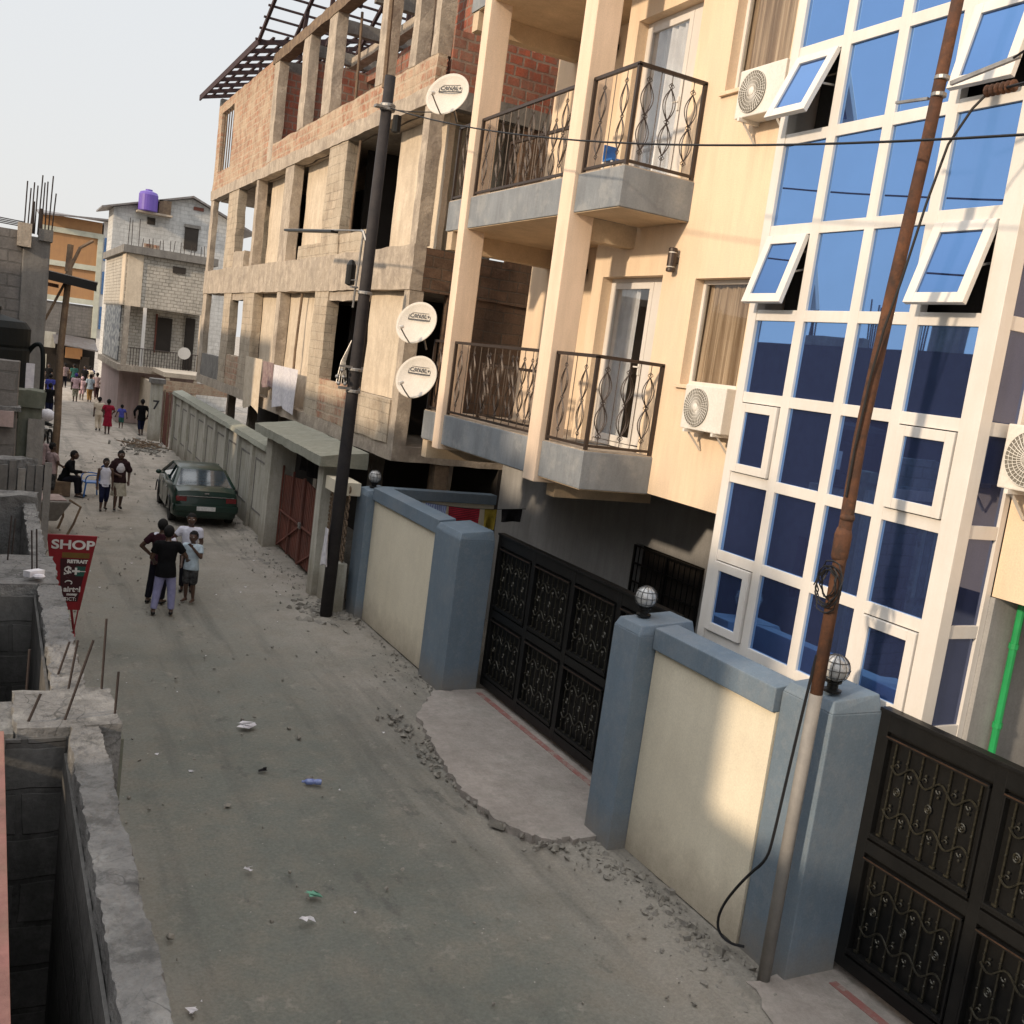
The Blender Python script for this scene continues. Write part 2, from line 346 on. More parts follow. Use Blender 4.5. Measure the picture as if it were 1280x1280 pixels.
def tag(o, label, cat, group=None, kind=None):
    o['label'] = label; o['category'] = cat
    if group: o['group'] = group
    if kind: o['kind'] = kind
    return o
def thing(name, label, cat, loc=(0, 0, 0), rz=0, group=None):
    o = bpy.data.objects.new(name, None); COL.objects.link(o); o.location = loc; o.rotation_euler.z = rz
    o.empty_display_size = .1
    return tag(o, label, cat, group)
def dup(root, loc=None, rz=None, label=None):
    r = root.copy(); COL.objects.link(r)
    if loc is not None: r.location = loc
    if rz is not None: r.rotation_euler.z = rz
    if label: r['label'] = label
    for ch in root.children:
        c = ch.copy(); COL.objects.link(c); c.parent = r
        for g in ch.children:
            d = g.copy(); COL.objects.link(d); d.parent = c
    return r
def grid_wall(mb, fixed, a0, a1, z0, z1, holes, axis='x'):
    """wall with rectangular holes; fixed=(t0,t1) thickness range, a = the other horizontal axis"""
    xs = sorted({a0, a1, *[h[0] for h in holes], *[h[1] for h in holes]}); zs = sorted({z0, z1, *[h[2] for h in holes], *[h[3] for h in holes]})
    xs = [x for x in xs if a0 <= x <= a1]; zs = [z for z in zs if z0 <= z <= z1]
    t0, t1 = fixed
    def solid(i, j):
        if i < 0 or j < 0 or i >= len(xs)-1 or j >= len(zs)-1: return False
        cx, cz = (xs[i]+xs[i+1])/2, (zs[j]+zs[j+1])/2
        return not any(h[0] < cx < h[1] and h[2] < cz < h[3] for h in holes)
    P = (lambda t, a, z: (t, a, z)) if axis == 'x' else (lambda t, a, z: (a, t, z))
    def q(*ps): mb.add([P(*p) for p in ps], [(0, 1, 2, 3)])
    for i in range(len(xs)-1):
        for j in range(len(zs)-1):
            if not solid(i, j): continue
            A, B, C, D = xs[i], xs[i+1], zs[j], zs[j+1]
            for t in (t0, t1): q((t, A, C), (t, B, C), (t, B, D), (t, A, D))
            if not solid(i-1, j): q((t0, A, C), (t1, A, C), (t1, A, D), (t0, A, D))
            if not solid(i+1, j): q((t0, B, C), (t1, B, C), (t1, B, D), (t0, B, D))
            if not solid(i, j-1): q((t0, A, C), (t1, A, C), (t1, B, C), (t0, B, C))
            if not solid(i, j+1): q((t0, A, D), (t1, A, D), (t1, B, D), (t0, B, D))
    return mb
def text_mesh(name, txt, size, mat, parent, mat4, bold=0, extr=.002):
    c = bpy.data.curves.new(name, 'FONT'); c.body = txt; c.size = size; c.extrude = extr; c.align_x = 'CENTER'; c.align_y = 'CENTER'; c.offset = bold
    o = bpy.data.objects.new(name, c); COL.objects.link(o)
    dg = bpy.context.evaluated_depsgraph_get(); me = bpy.data.meshes.new_from_object(o.evaluated_get(dg))
    bpy.data.objects.remove(o); me.transform(mat4); me.materials.clear(); me.materials.append(m[mat])
    o = bpy.data.objects.new(name, me); COL.objects.link(o)
    if parent: o.parent = parent
    return o
#PARTS
# ================================================================== GROUND
def make_ground():
    def axis(stops):
        out = []
        for a, b, st in stops:
            n = max(1, int(round((b-a)/st)))
            out += [a+(b-a)*i/n for i in range(n)]
        return out + [stops[-1][1]]
    xs = axis([(-600, -40, 140), (-40, -2, 4), (-2, 8, .1), (8, 24, 2), (24, 60, 9), (60, 600, 135)])
    ys = axis([(-400, -20, 95), (-20, 3, 2), (3, 24, .1), (24, 50, .3), (50, 110, 2), (110, 900, 130)])
    V = []
    for y in ys:
        for x in xs:
            z = 0
            if -2 <= x <= 8 and 3 <= y <= 50:
                z = .05*noise.noise(Vector((x*.8, y*.3, 1)))+.02*noise.noise(Vector((x*2.6, y*1.6, 5)))+.007*noise.noise(Vector((x*8, y*8, 2)))
                for xt in (2.7, 4.3): z -= .02*math.exp(-((x-xt-.25*noise.noise(Vector((y*.12, 3, xt))))/.16)**2)
                e = max(0, 1-abs(x-6.3)/.9)
                z += e*(.03+.035*max(0, noise.noise(Vector((x*6, y*6, 9)))))*(1 if y > 14 or y < 9.1 else .3)
                fade = min(1, (8-x), (y-3)/1.5, (50-y)/3, (x+2)); z = z*max(0, fade)-.02
            else: z = -.02
            V.append((x, y, z))
    nx = len(xs); F = [(j*nx+i, j*nx+i+1, (j+1)*nx+i+1, (j+1)*nx+i) for j in range(len(ys)-1) for i in range(nx-1)]
    t = NT('packed_dirt_road'); v = t.coords()
    sp = t.n('SeparateXYZ'); t.l(v, sp.inputs[0])
    w = t.noise(v, .5, 5, .65)
    # distance from the road's worn middle, wobbling
    a = t.n('Math', operation='MULTIPLY_ADD'); t.l(w, a.inputs[0]); a.inputs[1].default_value = 2.6; t.l(sp.outputs[0], a.inputs[2])
    b = t.n('Math', operation='SUBTRACT'); t.l(a.outputs[0], b.inputs[0]); b.inputs[1].default_value = 4.35
    c = t.n('Math', operation='ABSOLUTE'); t.l(b.outputs[0], c.inputs[0])
    d = t.n('MapRange'); t.l(c.outputs[0], d.inputs[0]); d.inputs[1].default_value = 1.1; d.inputs[2].default_value = 2.6
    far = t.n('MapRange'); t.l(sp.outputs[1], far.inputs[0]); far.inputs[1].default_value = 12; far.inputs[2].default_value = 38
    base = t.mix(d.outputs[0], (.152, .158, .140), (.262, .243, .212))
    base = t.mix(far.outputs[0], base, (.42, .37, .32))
    base = t.mix(t.ramp(t.noise(v, 1.7, 6, .7), [(.42, (0, 0, 0)), (.7, (.6,)*3)]), base, (.215, .19, .155))
    base = t.mix(t.ramp(t.noise(v, .35, 4, .6), [(.5, (0, 0, 0)), (.66, (.4,)*3)]), base, (.098, .104, .092))
    # worn wheel tracks and damp patches
    tr = t.noise(v, 1.0, 5, .65, (1.9, .13, 1)); base = t.mix(t.ramp(tr, [(.52, (0, 0, 0)), (.66, (.45,)*3)]), base, (.10, .10, .092))
    dp = t.noise(v, .9, 7, .7, (1, .6, 1)); base = t.mix(t.ramp(dp, [(.60, (0, 0, 0)), (.64, (.5,)*3)]), base, (.085, .086, .08))
    lt = t.noise(v, 2.6, 7, .75); base = t.mix(t.ramp(lt, [(.58, (0, 0, 0)), (.70, (.5,)*3)]), base, (.33, .30, .26))
    fine = t.noise(v, 28, 8, .75)
    base = t.mix(.6, base, t.ramp(fine, [(.3, (.6,)*3), (.72, (1.3,)*3)]), 'MULTIPLY')
    speck = t.n('TexVoronoi'); speck.inputs['Scale'].default_value = 9; t.l(v, speck.inputs['Vector'])
    sm = t.ramp(speck.outputs['Distance'], [(.05, (1, 1, 1)), (.09, (0, 0, 0))])
    sm2 = t.ramp(t.noise(v, 2.2, 3, .6), [(.52, (0, 0, 0)), (.62, (.7,)*3)])
    base = t.mix(t.mix(1, sm, sm2, 'MULTIPLY'), base, (.48, .45, .41))
    t.l(base, t.b.inputs['Base Color']); t.b.inputs['Roughness'].default_value = .95; t.b.inputs['Specular IOR Level'].default_value = .12
    nb = t.bump(t.noise(v, 4, 6, .7), .7, .05); t.l(t.bump(fine, .7, .015, nb), t.b.inputs['Normal'])
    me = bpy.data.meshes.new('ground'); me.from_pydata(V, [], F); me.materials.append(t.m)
    for p in me.polygons: p.use_smooth = True
    o = bpy.data.objects.new('ground', me); COL.objects.link(o); o['kind'] = 'structure'
make_ground()

m['gravelm'] = M('road_stones', (.25, .232, .2), (.17, .157, .14), 9, .95, .4)
def gravel():
    mb = MB(); r = random.Random(3)
    def stone(x, y, s, z=0):
        rot = Matrix.Rotation(r.random()*6, 3, 'Z') @ Matrix.Rotation(r.random()*2, 3, 'X')
        sc = (r.uniform(.7, 1.3), r.uniform(.6, 1), r.uniform(.4, .8)); k = 6; base = len(mb.v)
        pts = [Vector((0, 0, 1)), Vector((0, 0, -1))]+[Vector((math.cos(i*1.256), math.sin(i*1.256), r.uniform(-.3, .3))) for i in range(5)]
        for p in pts: mb.v.append(tuple(Vector((x, y, z+s*.15))+rot @ Vector((p.x*sc[0], p.y*sc[1], p.z*sc[2]))*s*r.uniform(.8, 1.15)))
        for i in range(5): mb.f.append((base, base+2+i, base+2+(i+1) % 5)); mb.f.append((base+1, base+2+(i+1) % 5, base+2+i))
    for i in range(2800):
        u = r.random()
        if u < .62:
            x = 6.6-abs(r.gauss(0, .42)); y = r.uniform(4.5, 34)
            if 9.3 < y < 13.9 and x > 5.5: continue
        elif u < .8: x = .7+abs(r.gauss(0, .5)); y = r.uniform(6, 34)
        else: x = r.uniform(1, 6.4); y = r.uniform(6, 40)
        stone(x, y, r.choice((.012, .016, .02, .03)) if r.random() < .95 else .05)
    for i in range(380):   # broken concrete edge along the apron and under the wall
        tt = r.random(); 
        if tt < .5: x = 6.3+r.gauss(0, .12); y = r.uniform(5.2, 9)
        else: x = 5.45+r.gauss(0, .1)+max(0, (10.2-(y := r.uniform(8.8, 13)))*.35 if True else 0)
        stone(x, y, r.uniform(.015, .06))
    for i in range(170): stone(6.1+r.gauss(0, .3), 18.6+r.gauss(0, .5), r.uniform(.03, .1))
    for i in range(160): stone(5.7+r.gauss(0, .45), 43+r.gauss(0, 1.2), r.uniform(.05, .14))
    for (cx, cy, n_, sx, sy) in ((6.42, 7.4, 9, .10, .9), (6.2, 5.9, 8, .14, .4), (5.95, 18.7, 12, .2, .35), (5.55, 9.4, 4, .1, .5)):
        for i in range(n_):
            x, y, s = r.gauss(cx, sx), r.gauss(cy, sy), r.choice((.04, .06, .07, .11)); tl, tm = r.uniform(-.5, .5), r.uniform(-.5, .5)
            an = sorted(r.uniform(0, 6.28) for _ in range(r.choice((4, 5, 7)))); ex = r.uniform(.55, 1); ea = r.random()*3
            pts = []
            for q in an:
                px, py = s*r.uniform(.65, 1.15)*math.cos(q), s*ex*r.uniform(.65, 1.15)*math.sin(q); pts.append((x+px*math.cos(ea)-py*math.sin(ea), y+px*math.sin(ea)+py*math.cos(ea)))
            z = r.uniform(-.005, .02); mb.hexa([(p[0], p[1], z-.03) for p in pts], [(x+(p[0]-x)*r.uniform(.7, .92), y+(p[1]-y)*r.uniform(.7, .92), z+s*r.uniform(.2, .3)+tl*(p[0]-x)+tm*(p[1]-y)) for p in pts])
    tag(mb.build('gravel', 'gravelm'), 'loose stones and crumbled mortar strewn along the dirt road edges', 'gravel', kind='stuff')
gravel()

def sheet_poly(name, pts, z, mat, thick, jag=.05, seed=1, kind='structure', n=10):
    r = random.Random(seed); P = []
    for i in range(len(pts)):
        a, b = Vector(pts[i]+(0,)) if len(pts[i]) == 2 else Vector(pts[i]), Vector(pts[(i+1) % len(pts)]+(0,))
        for k in range(n):
            p = a.lerp(b, k/n); P.append((p.x+r.uniform(-jag, jag)*(k > 0), p.y+r.uniform(-jag, jag)*(k > 0)))
    mb = MB(); mb.hexa([(x, y, -.05) for x, y in P], [(x, y, z) for x, y in P])
    o = mb.build(name, mat, bevel=0); o['kind'] = kind; return o
m['apron'] = M('concrete_apron', (.35, .31, .28), (.26, .232, .21), 2.2, .95, .7, 16, dist=.03, streak=.25, dirt=(.14, .12, .10), patch=[(1.5, (.39, .355, .32), .5), (3, (.19, .175, .155), .5)])
sheet_poly('pavement', [(6.40, 13.85), (7.9, 13.9), (7.9, 9.0), (6.2, 8.95), (5.75, 9.05), (5.42, 9.6), (5.38, 10.6), (5.55, 11.7), (5.75, 12.9)], .055, 'apron', .1, .045, 3)
sheet_poly('pavement', [(6.3, 6.2), (7.9, 6.2), (7.9, 1.0), (6.35, 1.0), (6.2, 3.5), (6.05, 5.0)], .045, 'apron', .1, .05, 4)
m['redline'] = M('red_threshold_paint', (.26, .10, .09), (.24, .15, .13), 9, .9, .3, patch=[(9, (.30, .25, .22), .9)])
for (a, b, z) in ((9.35, 13.7, .062), (1.4, 5.95, .052)):
    mb = MB(); mb.box(7.08, 7.17, a, b, z-.03, z); o = mb.build('threshold_paint', 'redline'); o['kind'] = 'structure'

# ================================================================== FRONT WALL OF THE COMPOUND
def boundary_wall(y0, y1, label, base_x=6.66):
    """panel wall between two piers, seen with its blue frame"""
    t = thing('boundary_wall', label, 'wall', (0, 0, 0), 0, 'street walls of the glass fronted compound')
    MB().box(base_x, base_x+.18, y0, y1, 0, 2.36).build('panel', 'wallcream', t)
    c = MB(); w0, w1 = base_x-.055, base_x+.24
    c.hexa([(w0, y0, 2.36), (w1, y0, 2.36), (w1, y1, 2.36), (w0, y1, 2.36)], [(w0, y0, 2.60), (w1, y0, 2.64), (w1, y1, 2.64), (w0, y1, 2.60)])
    c.build('coping', 'blue', t, bevel=.012); return t
def pier(parent, x0, x1, y0, y1, h=2.62, mat='blue'):
    mb = MB(); mb.box(x0, x1, y0, y1, -.05, h-.1)
    mb.hexa([(x0, y0, h-.1), (x1, y0, h-.1), (x1, y1, h-.1), (x0, y1, h-.1)], [(x0+.04, y0+.04, h), (x1-.03, y0+.04, h+.06), (x1-.03, y1-.04, h+.06), (x0+.04, y1-.04, h)])
    return mb.build('pier', mat, parent, bevel=.012)
w1 = boundary_wall(14.85, 18.1, 'cream and blue boundary wall between the black street pole and the double gate')
pier(w1, 6.55, 7.16, 13.86, 14.84, 2.58); pier(w1, 6.50, 6.95, 18.11, 18.70, 2.52)
w2 = boundary_wall(6.76, 8.72, 'cream and blue boundary wall with the rusty steel pole rising at its end')
pier(w2, 6.42, 7.18, 8.73, 9.24, 2.60); pier(w2, 6.68, 7.29, 6.11, 6.75, 2.68)
# cross wall behind the washing line
t = thing('boundary_wall', 'low cream wall with blue coping running back beside the dark ground floor', 'wall', group='street walls of the glass fronted compound')
MB().box(6.98, 9.38, 18.42, 18.58, 0, 2.36).build('panel', 'wallcream', t); MB().box(6.97, 9.39, 18.36, 18.64, 2.36, 2.56).build('coping', 'blue', t, bevel=.01)

# globe lamps on the piers
def globe(loc, label):
    t = thing('globe_lamp', label, 'lamp', loc, 0, 'globe lamps on the wall piers')
    MB().lathe((0, 0, 0), [(.085, 0), (.085, .02), (.05, .035), (.05, .075), (.075, .085), (.075, .1)], 16).build('base', 'black', t, smooth=False)
    MB().ball((0, 0, .215), .122, 20).build('globe', 'globe', t, smooth=True)
    mb = MB()
    for k in range(6):
        a = k*math.pi/6; mb.tube([(.129*math.cos(p)*math.cos(a), .129*math.cos(p)*math.sin(a), .215+.129*math.sin(p)) for p in [i*math.pi/12 for i in range(25)]], .0035, 4, False)
    for h in (-.07, 0, .07):
        r = math.sqrt(.129**2-h*h); mb.tube([(r*math.cos(p), r*math.sin(p), .215+h) for p in [i*math.pi/12 for i in range(25)]], .0045, 4, False)
    mb.build('cage', 'steel', t)
    return t
g0 = globe((6.68, 9.07, 2.64), 'caged globe lamp on the blue pier between the double gate and the sunlit wall')
dup(g0, (6.84, 6.32, 2.72), 0, 'caged globe lamp half hidden behind the rusty steel pole')
dup(g0, (6.72, 18.42, 2.55), 0, 'caged globe lamp on the far blue pier next to the black street pole')

# ------------------------------------------------------------------ gates
def s_curl(mb, c, w, h, flip=1, r=.006):
    pts = []
    for i in range(17):
        u = i/16*2-1; a = u*math.pi*1.25
        pts.append((c[0], c[1]+flip*w*(u*.75)+w*.25*math.sin(a*2)*.4, c[2]+h*math.sin(a)*.5))
    mb.tube(pts, r, 4, False)
def ring(mb, c, r, t=.006, sq=1, n=10):
    mb.tube([(c[0], c[1]+r*math.cos(i*2*math.pi/n), c[2]+r*sq*math.sin(i*2*math.pi/n)) for i in range(n+1)], t, 4, False)
def gate(y_hi, ncol, cw, x, label, z0=.13, z1=2.58):
    """black sheet gate with panels of ironwork; built from y_hi towards the camera"""
    t = thing('metal_gate', label, 'gate', group='black ironwork gates')
    H = (z1-z0); ya = y_hi-ncol*cw
    MB().box(x+.035, x+.06, ya, y_hi, z0, z1).build('backing_sheet', 'black', t)
    fr = MB(); fw = .055
    for k in range(ncol+1):
        yy = y_hi-k*cw; fr.box(x-.02, x+.034, yy-fw, yy+fw, z0, z1)
    fr.build('stile', 'black', t, bevel=.006)
    zm = z0+H*.49
    for (a, b) in ((z0, z0+.13), (zm-.06, zm+.06), (z1-.16, z1)):
        rl = MB(); rl.box(x-.017, x+.033, ya-fw+.003, y_hi+fw-.003, a, b); rl.build('rail', 'black', t, bevel=.005)
    MB().box(x-.04, x+.075, ya-fw, y_hi+fw, z1+.001, z1+.035).build('top_bar', 'black', t, bevel=.005)
    for k in range(ncol):
        a, b = y_hi-(k+1)*cw+fw+.03, y_hi-k*cw-fw-.03
        for (c, d) in ((z0+.16, zm-.09), (zm+.09, z1-.19)):
            p = MB()  # moulded surround
            p.box(x-.045, x+.034, a-.02, b+.02, d-.028, d); p.box(x-.03, x+.034, a-.02, b+.02, c, c+.03); p.box(x-.045, x+.034, a-.02, b+.02, c+.035, c+.055)
            p.box(x-.035, x+.034, a-.02, a, c, d); p.box(x-.035, x+.034, b, b+.02, c, d)
            pan = p.build('panel', 'black', t, bevel=.004)
            MB().box(x-.049, x-.0455, a-.01, b+.01, d-.012, d+.001).build('edge_highlight', 'black_edge', pan)  # thin strip paints the copper highlight along the panel top
            q = MB(); n = 7
            for i in range(n):
                yy = a+(b-a)*(i+.5)/n; q.box(x+.003, x+.018, yy-.008, yy+.008, c+.056, d-.029)
                for zz in (.2, .5, .82):
                    q.ball((x+.0, yy, c+(d-c)*zz), .014, 6)
                q.box(x-.02, x+.0, yy-.026, yy+.02, c+.058, c+.078)
            for zz in (.32, .74):
                zc = c+(d-c)*zz; w = b-a
                q.tube([(x-.006, a+.06+(w-.12)*i/48, zc+.052*math.sin(i/48*6*math.pi)) for i in range(49)], .010, 5)
                for i in range(6):
                    sg = 1 if i % 2 else -1; yc = a+.06+(w-.12)*(i+.5)/6
                    q.tube([(x-.008, yc+(.034-.006*k_)*math.cos(k_*.62)*1.0, zc+sg*.012+(.034-.006*k_*.7)*math.sin(k_*.62)*sg) for k_ in range(9)], .0075, 4)
                    q.ball((x-.01, yc, zc+sg*.065), .015, 6)
            for i in range(3): ring(q, (x-.006, a+(b-a)*(i+.5)/3, c+(d-c)*.53), .03, .008, 1.2); ring(q, (x-.006, a+(b-a)*(i+.5)/3, c+(d-c)*.53), .012, .006, 1.2)
            q.build('scrollwork', 'scroll', pan)
    return t
gate(13.86, 4, 1.16, 7.26, 'black ironwork double gate between the two blue piers behind the concrete apron')
g2 = gate(6.06, 4, 1.2, 7.30, 'black ironwork gate right of the rusty pole, cut off by the photo edge', .13, 2.60)
MB().box(7.20, 7.24, 4.62, 5.05, .05, .13).build('bottom_bracket', 'black_edge', g2)
# ================================================================== CREAM APARTMENT BUILDING
apt = thing('apartment_building', 'cream apartment building with slim pillars, iron balconies and a blue glass stairwell front', 'building', (8, 8, 0))
def A(mb, name, mat, **kw):
    """part of the apartment building; coordinates are world, the Empty stands at (8,8,0)"""
    mb.v = [(x-8, y-8, z) for x, y, z in mb.v]
    par = kw.pop('parent', apt); return mb.build(name, mat, par, **kw)
F1, F2, F3 = 4.25, 7.88, 11.5          # floor levels
SB = .50                                # depth of slab edge
XF, XW, XR = 6.9, 8.0, 8.95             # balcony front, door wall, recessed wall
door_h = [(11.60, 13.14, F1-.02, 6.70), (11.60, 13.14, F2-.02, 10.33), (11.60, 13.14, F3-.02, 13.9)]
win_h = [(9.72, 10.86, 5.28, 6.64), (9.72, 10.86, 8.95, 10.32), (9.72, 10.86, 12.6, 13.9)]
A(grid_wall(MB(), (XW, XW+.25), 8.9, 13.42, 3.76, 14.6, door_h+win_h), 'wall', 'cream')
A(grid_wall(MB(), (XR, XR+.2), 13.424, 17.3, 3.76, 14.6, []), 'wall', 'cream')
A(MB().box(XW+.25, XR-.002, 13.2, 13.42, 3.76, 14.6), 'wall', 'cream')
A(grid_wall(MB(), (XW, XW+.25), -2.0, 5.78, 3.76, 14.6, [(1.2, 3.0, 5.2, 6.7), (1.2, 3.0, 8.9, 10.4)]), 'wall', 'cream')
A(MB().box(XW+.3, XW+4, -2, 13.1, 3.72, 3.80), 'ceiling', 'soffit')
A(MB().box(XW+3.9, XW+4.1, -2, 17.3, 0, 14.6), 'rear_wall', 'cream')
A(MB().box(XW, XW+3.9, -2.3, -2.001, 3.76, 14.6), 'side_wall', 'cream'); A(MB().box(XR+.2, XW+3.9, 17.1, 17.3, 3.76, 14.6), 'side_wall', 'cream')
A(MB().box(XF, XW+4.1, -2.3, 17.3, 14.61, 14.9), 'roof', 'conc')
for z in (F1, F2, F3): A(MB().box(XW+.31, XW+3.88, -1.9, 13.1, z-.3, z-.02), 'floor_slab', 'soffit')
# ground floor, painted dark grey
gx = 9.4
gw = A(grid_wall(MB(), (gx, gx+.2), -2, 18.3, -.02, 3.70, [(11.45, 13.25, .9, 2.68), (2.2, 3.4, .05, 2.3)]), 'ground_floor_wall', 'ground_grey')
mb = MB()
for i in range(14): mb.box(gx-.03, gx-.015, 11.48+i*.134, 11.495+i*.134, .92, 2.66)
for zz in (.93, 1.3, 1.68, 2.05, 2.35, 2.63): mb.box(gx-.035, gx-.012, 11.46, 13.24, zz, zz+.025)
for yy in (11.46, 12.32, 13.2): mb.box(gx-.045, gx-.01, yy, yy+.04, .92, 2.66)
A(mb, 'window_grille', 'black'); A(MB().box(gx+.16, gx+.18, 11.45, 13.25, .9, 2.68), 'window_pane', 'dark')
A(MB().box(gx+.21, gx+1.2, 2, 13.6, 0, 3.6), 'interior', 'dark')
A(MB().box(XR, gx+.2, 17.0, 18.3, 3.4, 3.72), 'beam', 'ground_grey')
# balconies -------------------------------------------------------------
def lens(mb, P, s0, z0, z1, w, r):
    n = 9
    for k in (1, .62):
        for sg in (-1, 1):
            mb.tube([P(s0+sg*k*w*math.sin(math.pi*i/n)*(1 if True else 0), z0+(z1-z0)*i/n) for i in range(n+1)], r, 4, False)
def diamonds(mb, P, s0, z, d, r):
    for (du, dz) in ((0, d), (0, -d), (d, 0), (-d, 0)):
        q = d*.95; mb.tube([P(s0+du, z+dz+q), P(s0+du+q, z+dz), P(s0+du, z+dz-q), P(s0+du-q, z+dz), P(s0+du, z+dz+q)], r, 4, False)
def rail_panel(mb, A0, A1, z0, n, h=1.24, post0=True, post1=True, tilt=False):
    a, b = Vector(A0), Vector(A1); d = (b-a); L = d.length; d.normalize()
    P = lambda s, z: (a.x+d.x*s, a.y+d.y*s, z0+z)
    up = (0, 0, 1)
    mb.beam(P(-.02, h), P(L+.02, h), .045, .045); mb.beam(P(0, .07), P(L, .07), .035, .035)
    if post0: mb.beam(P(0, -.02), P(0, h), .045, .045)
    if post1: mb.beam(P(L, -.02), P(L, h), .045, .045)
    st = L/(2*n)
    for i in range(1, 2*n):
        if i % 2 == 0: mb.tube([P(i*st, .07), P(i*st, h)], .007, 4)
        else:
            s = i*st; mb.tube([P(s, .07), P(s, .2)], .007, 4); mb.tube([P(s, h-.16), P(s, h)], .007, 4)
            w = min(.095, st*.62)
            lens(mb, P, s, .23, .63, w, .008); lens(mb, P, s, .66, 1.06, w, .008)
            for zz in (.205, .645, 1.085): diamonds(mb, P, s, zz, .022, .0055)
def balcony(y0, y1, x0, x1, fl, nfront, nside, side_near=True, cap=True):
    b = A(MB().box(x0, x1, y0, y1, fl-SB, fl), 'balcony_slab', 'greyblue', bevel=.01)
    mb = MB(); rail_panel(mb, (x0+.05, y1-.04, 0), (x0+.05, y0+.05, 0), fl, nfront)
    if side_near: rail_panel(mb, (x0+.05, y0+.05, 0), (x1-.03, y0+.05, 0), fl, nside, post0=False)
    A(mb, 'railing', 'iron', parent=b)
    if cap: A(MB().box(x0+.01, x1-.01, y0+.012, y1-.01, fl+.001, fl+.014), 'floor_finish', 'conc', parent=b)
    return b
for fl in (F1, F2, F3):
    balcony(11.20, 12.34, XF, XW, fl, 2, 3)
    b = balcony(12.72, 15.86, XF, XR, fl, 6, 3, side_near=False)
    b2 = balcony(16.14, 16.78, XF, XR, fl, 1, 3, side_near=False)
    A(MB().box(XF+.02, XR-.002, 16.5, 16.72, fl-SB-.32, fl-SB-.001), 'beam', 'soffit')
    A(MB().box(XF+.36, XR-.002, 12.42, 12.66, fl-SB-.30, fl-SB-.001), 'beam', 'soffit')
    A(MB().box(XF+.02, XR-.01, 12.73, 16.76, fl-SB-.012, fl-SB-.003), 'soffit', 'soffit')
    A(MB().box(XF+.02, XW-.01, 11.22, 12.33, fl-SB-.012, fl-SB-.003), 'soffit', 'soffit')
    # gate leaf leaning inside the middle balcony
    mb = MB(); rail_panel(mb, (XF+.5, 15.6, 0), (XF+.55, 13.6, 0), fl+.02, 5, .92); A(mb, 'inner_railing', 'iron')
for (y, zb) in ((15.87, 3.66), (12.35, 3.66)):
    A(MB().box(XF-.05, XF+.34, y, y+.26 if y > 15 else y+.34, zb, 14.6), 'pillar', 'cream_side', bevel=.012)
A(MB().box(XF, XF+.3, 16.50, 16.76, F3, 14.6), 'pillar', 'cream_side')
# doors and windows --------------------------------------------------------
def frame_rect(mb, x, y0, y1, z0, z1, w, d, sides='lrtb'):
    if 'l' in sides: mb.box(x, x+d, y0, y0+w, z0, z1)
    if 'r' in sides: mb.box(x, x+d, y1-w, y1, z0, z1)
    if 't' in sides: mb.box(x+.001, x+d-.001, y0+w, y1-w, z1-w, z1)
    if 'b' in sides: mb.box(x+.001, x+d-.001, y0+w, y1-w, z0, z0+w)
    return mb
def curtain(x, y0, y1, z0, z1, mat, parent, folds=9, amp=.04):
    V = []; n = folds*8
    for i in range(n+1):
        y = y0+(y1-y0)*i/n; f = math.sin(i/8*2*math.pi)+.6*math.sin(i*.33+z0)
        V += [(x+amp*f*.6, y, z1), (x+amp*f, y, z0)]
    mb = MB(); mb.add(V, [(2*i, 2*i+1, 2*i+3, 2*i+2) for i in range(n)]); return A(mb, 'curtain', mat, parent=parent, smooth=True)
for i, (a, b, c, d) in enumerate(door_h):
    dr = A(frame_rect(MB(), XW+.17, a+.001, b-.001, c+.03, d-.001, .06, .07), 'door', 'white', bevel=.004)
    leaf = MB(); frame_rect(leaf, XW+.16, a+.42, b-.065, c+.10, d-.065, .09, .06); A(leaf, 'door_leaf', 'white', parent=dr, bevel=.004)
    leaf = MB(); leaf.box(XW+.165, XW+.22, a+.065, a+.415, c+.11, d-.065); A(leaf, 'side_panel', 'white', parent=dr)
    A(MB().box(XW+.185, XW+.195, a+.5, b-.15, c+.18, d-.15), 'pane', 'pane_door', parent=dr)
    if i: curtain(XW+.235, a+.4, b-.1, c+.15, d-.1, 'curtain_w', dr, 7)
    else: curtain(XW+.26, b-.7, b-.1, c+.15, d-.1, 'curtain_w', dr, 5)
    hd = MB(); hd.box(XW+.13, XW+.16, a+.45, a+.48, c+1.1, c+1.28); hd.box(XW+.11, XW+.13, a+.45, a+.57, c+1.2, c+1.22); A(hd, 'handle', 'plastic_w', parent=dr)
for (a, b, c, d) in win_h:
    wn = A(frame_rect(MB(), XW+.14, a+.001, b-.001, c+.001, d-.001, .055, .06), 'window', 'white', bevel=.004)
    mb = MB(); mb.box(XW+.15, XW+.19, a+.12, a+.17, c+.056, d-.056); A(mb, 'sash_stile', 'white', parent=wn)
    A(MB().box(XW+.165, XW+.172, a+.056, b-.056, c+.056, d-.056), 'pane', 'pane', parent=wn)
    A(MB().box(XW-.05, XW+.139, a-.04, b+.05, c-.05, c-.001), 'sill', 'cream', parent=wn, bevel=.006)
    curtain(XW+.24, a+.02, b-.05, c, d, 'curtain', wn, 10, .028)
    A(MB().box(XW+.45, XW+.5, a-.1, b+.1, c-.1, d+.1), 'interior', 'dark', parent=wn)
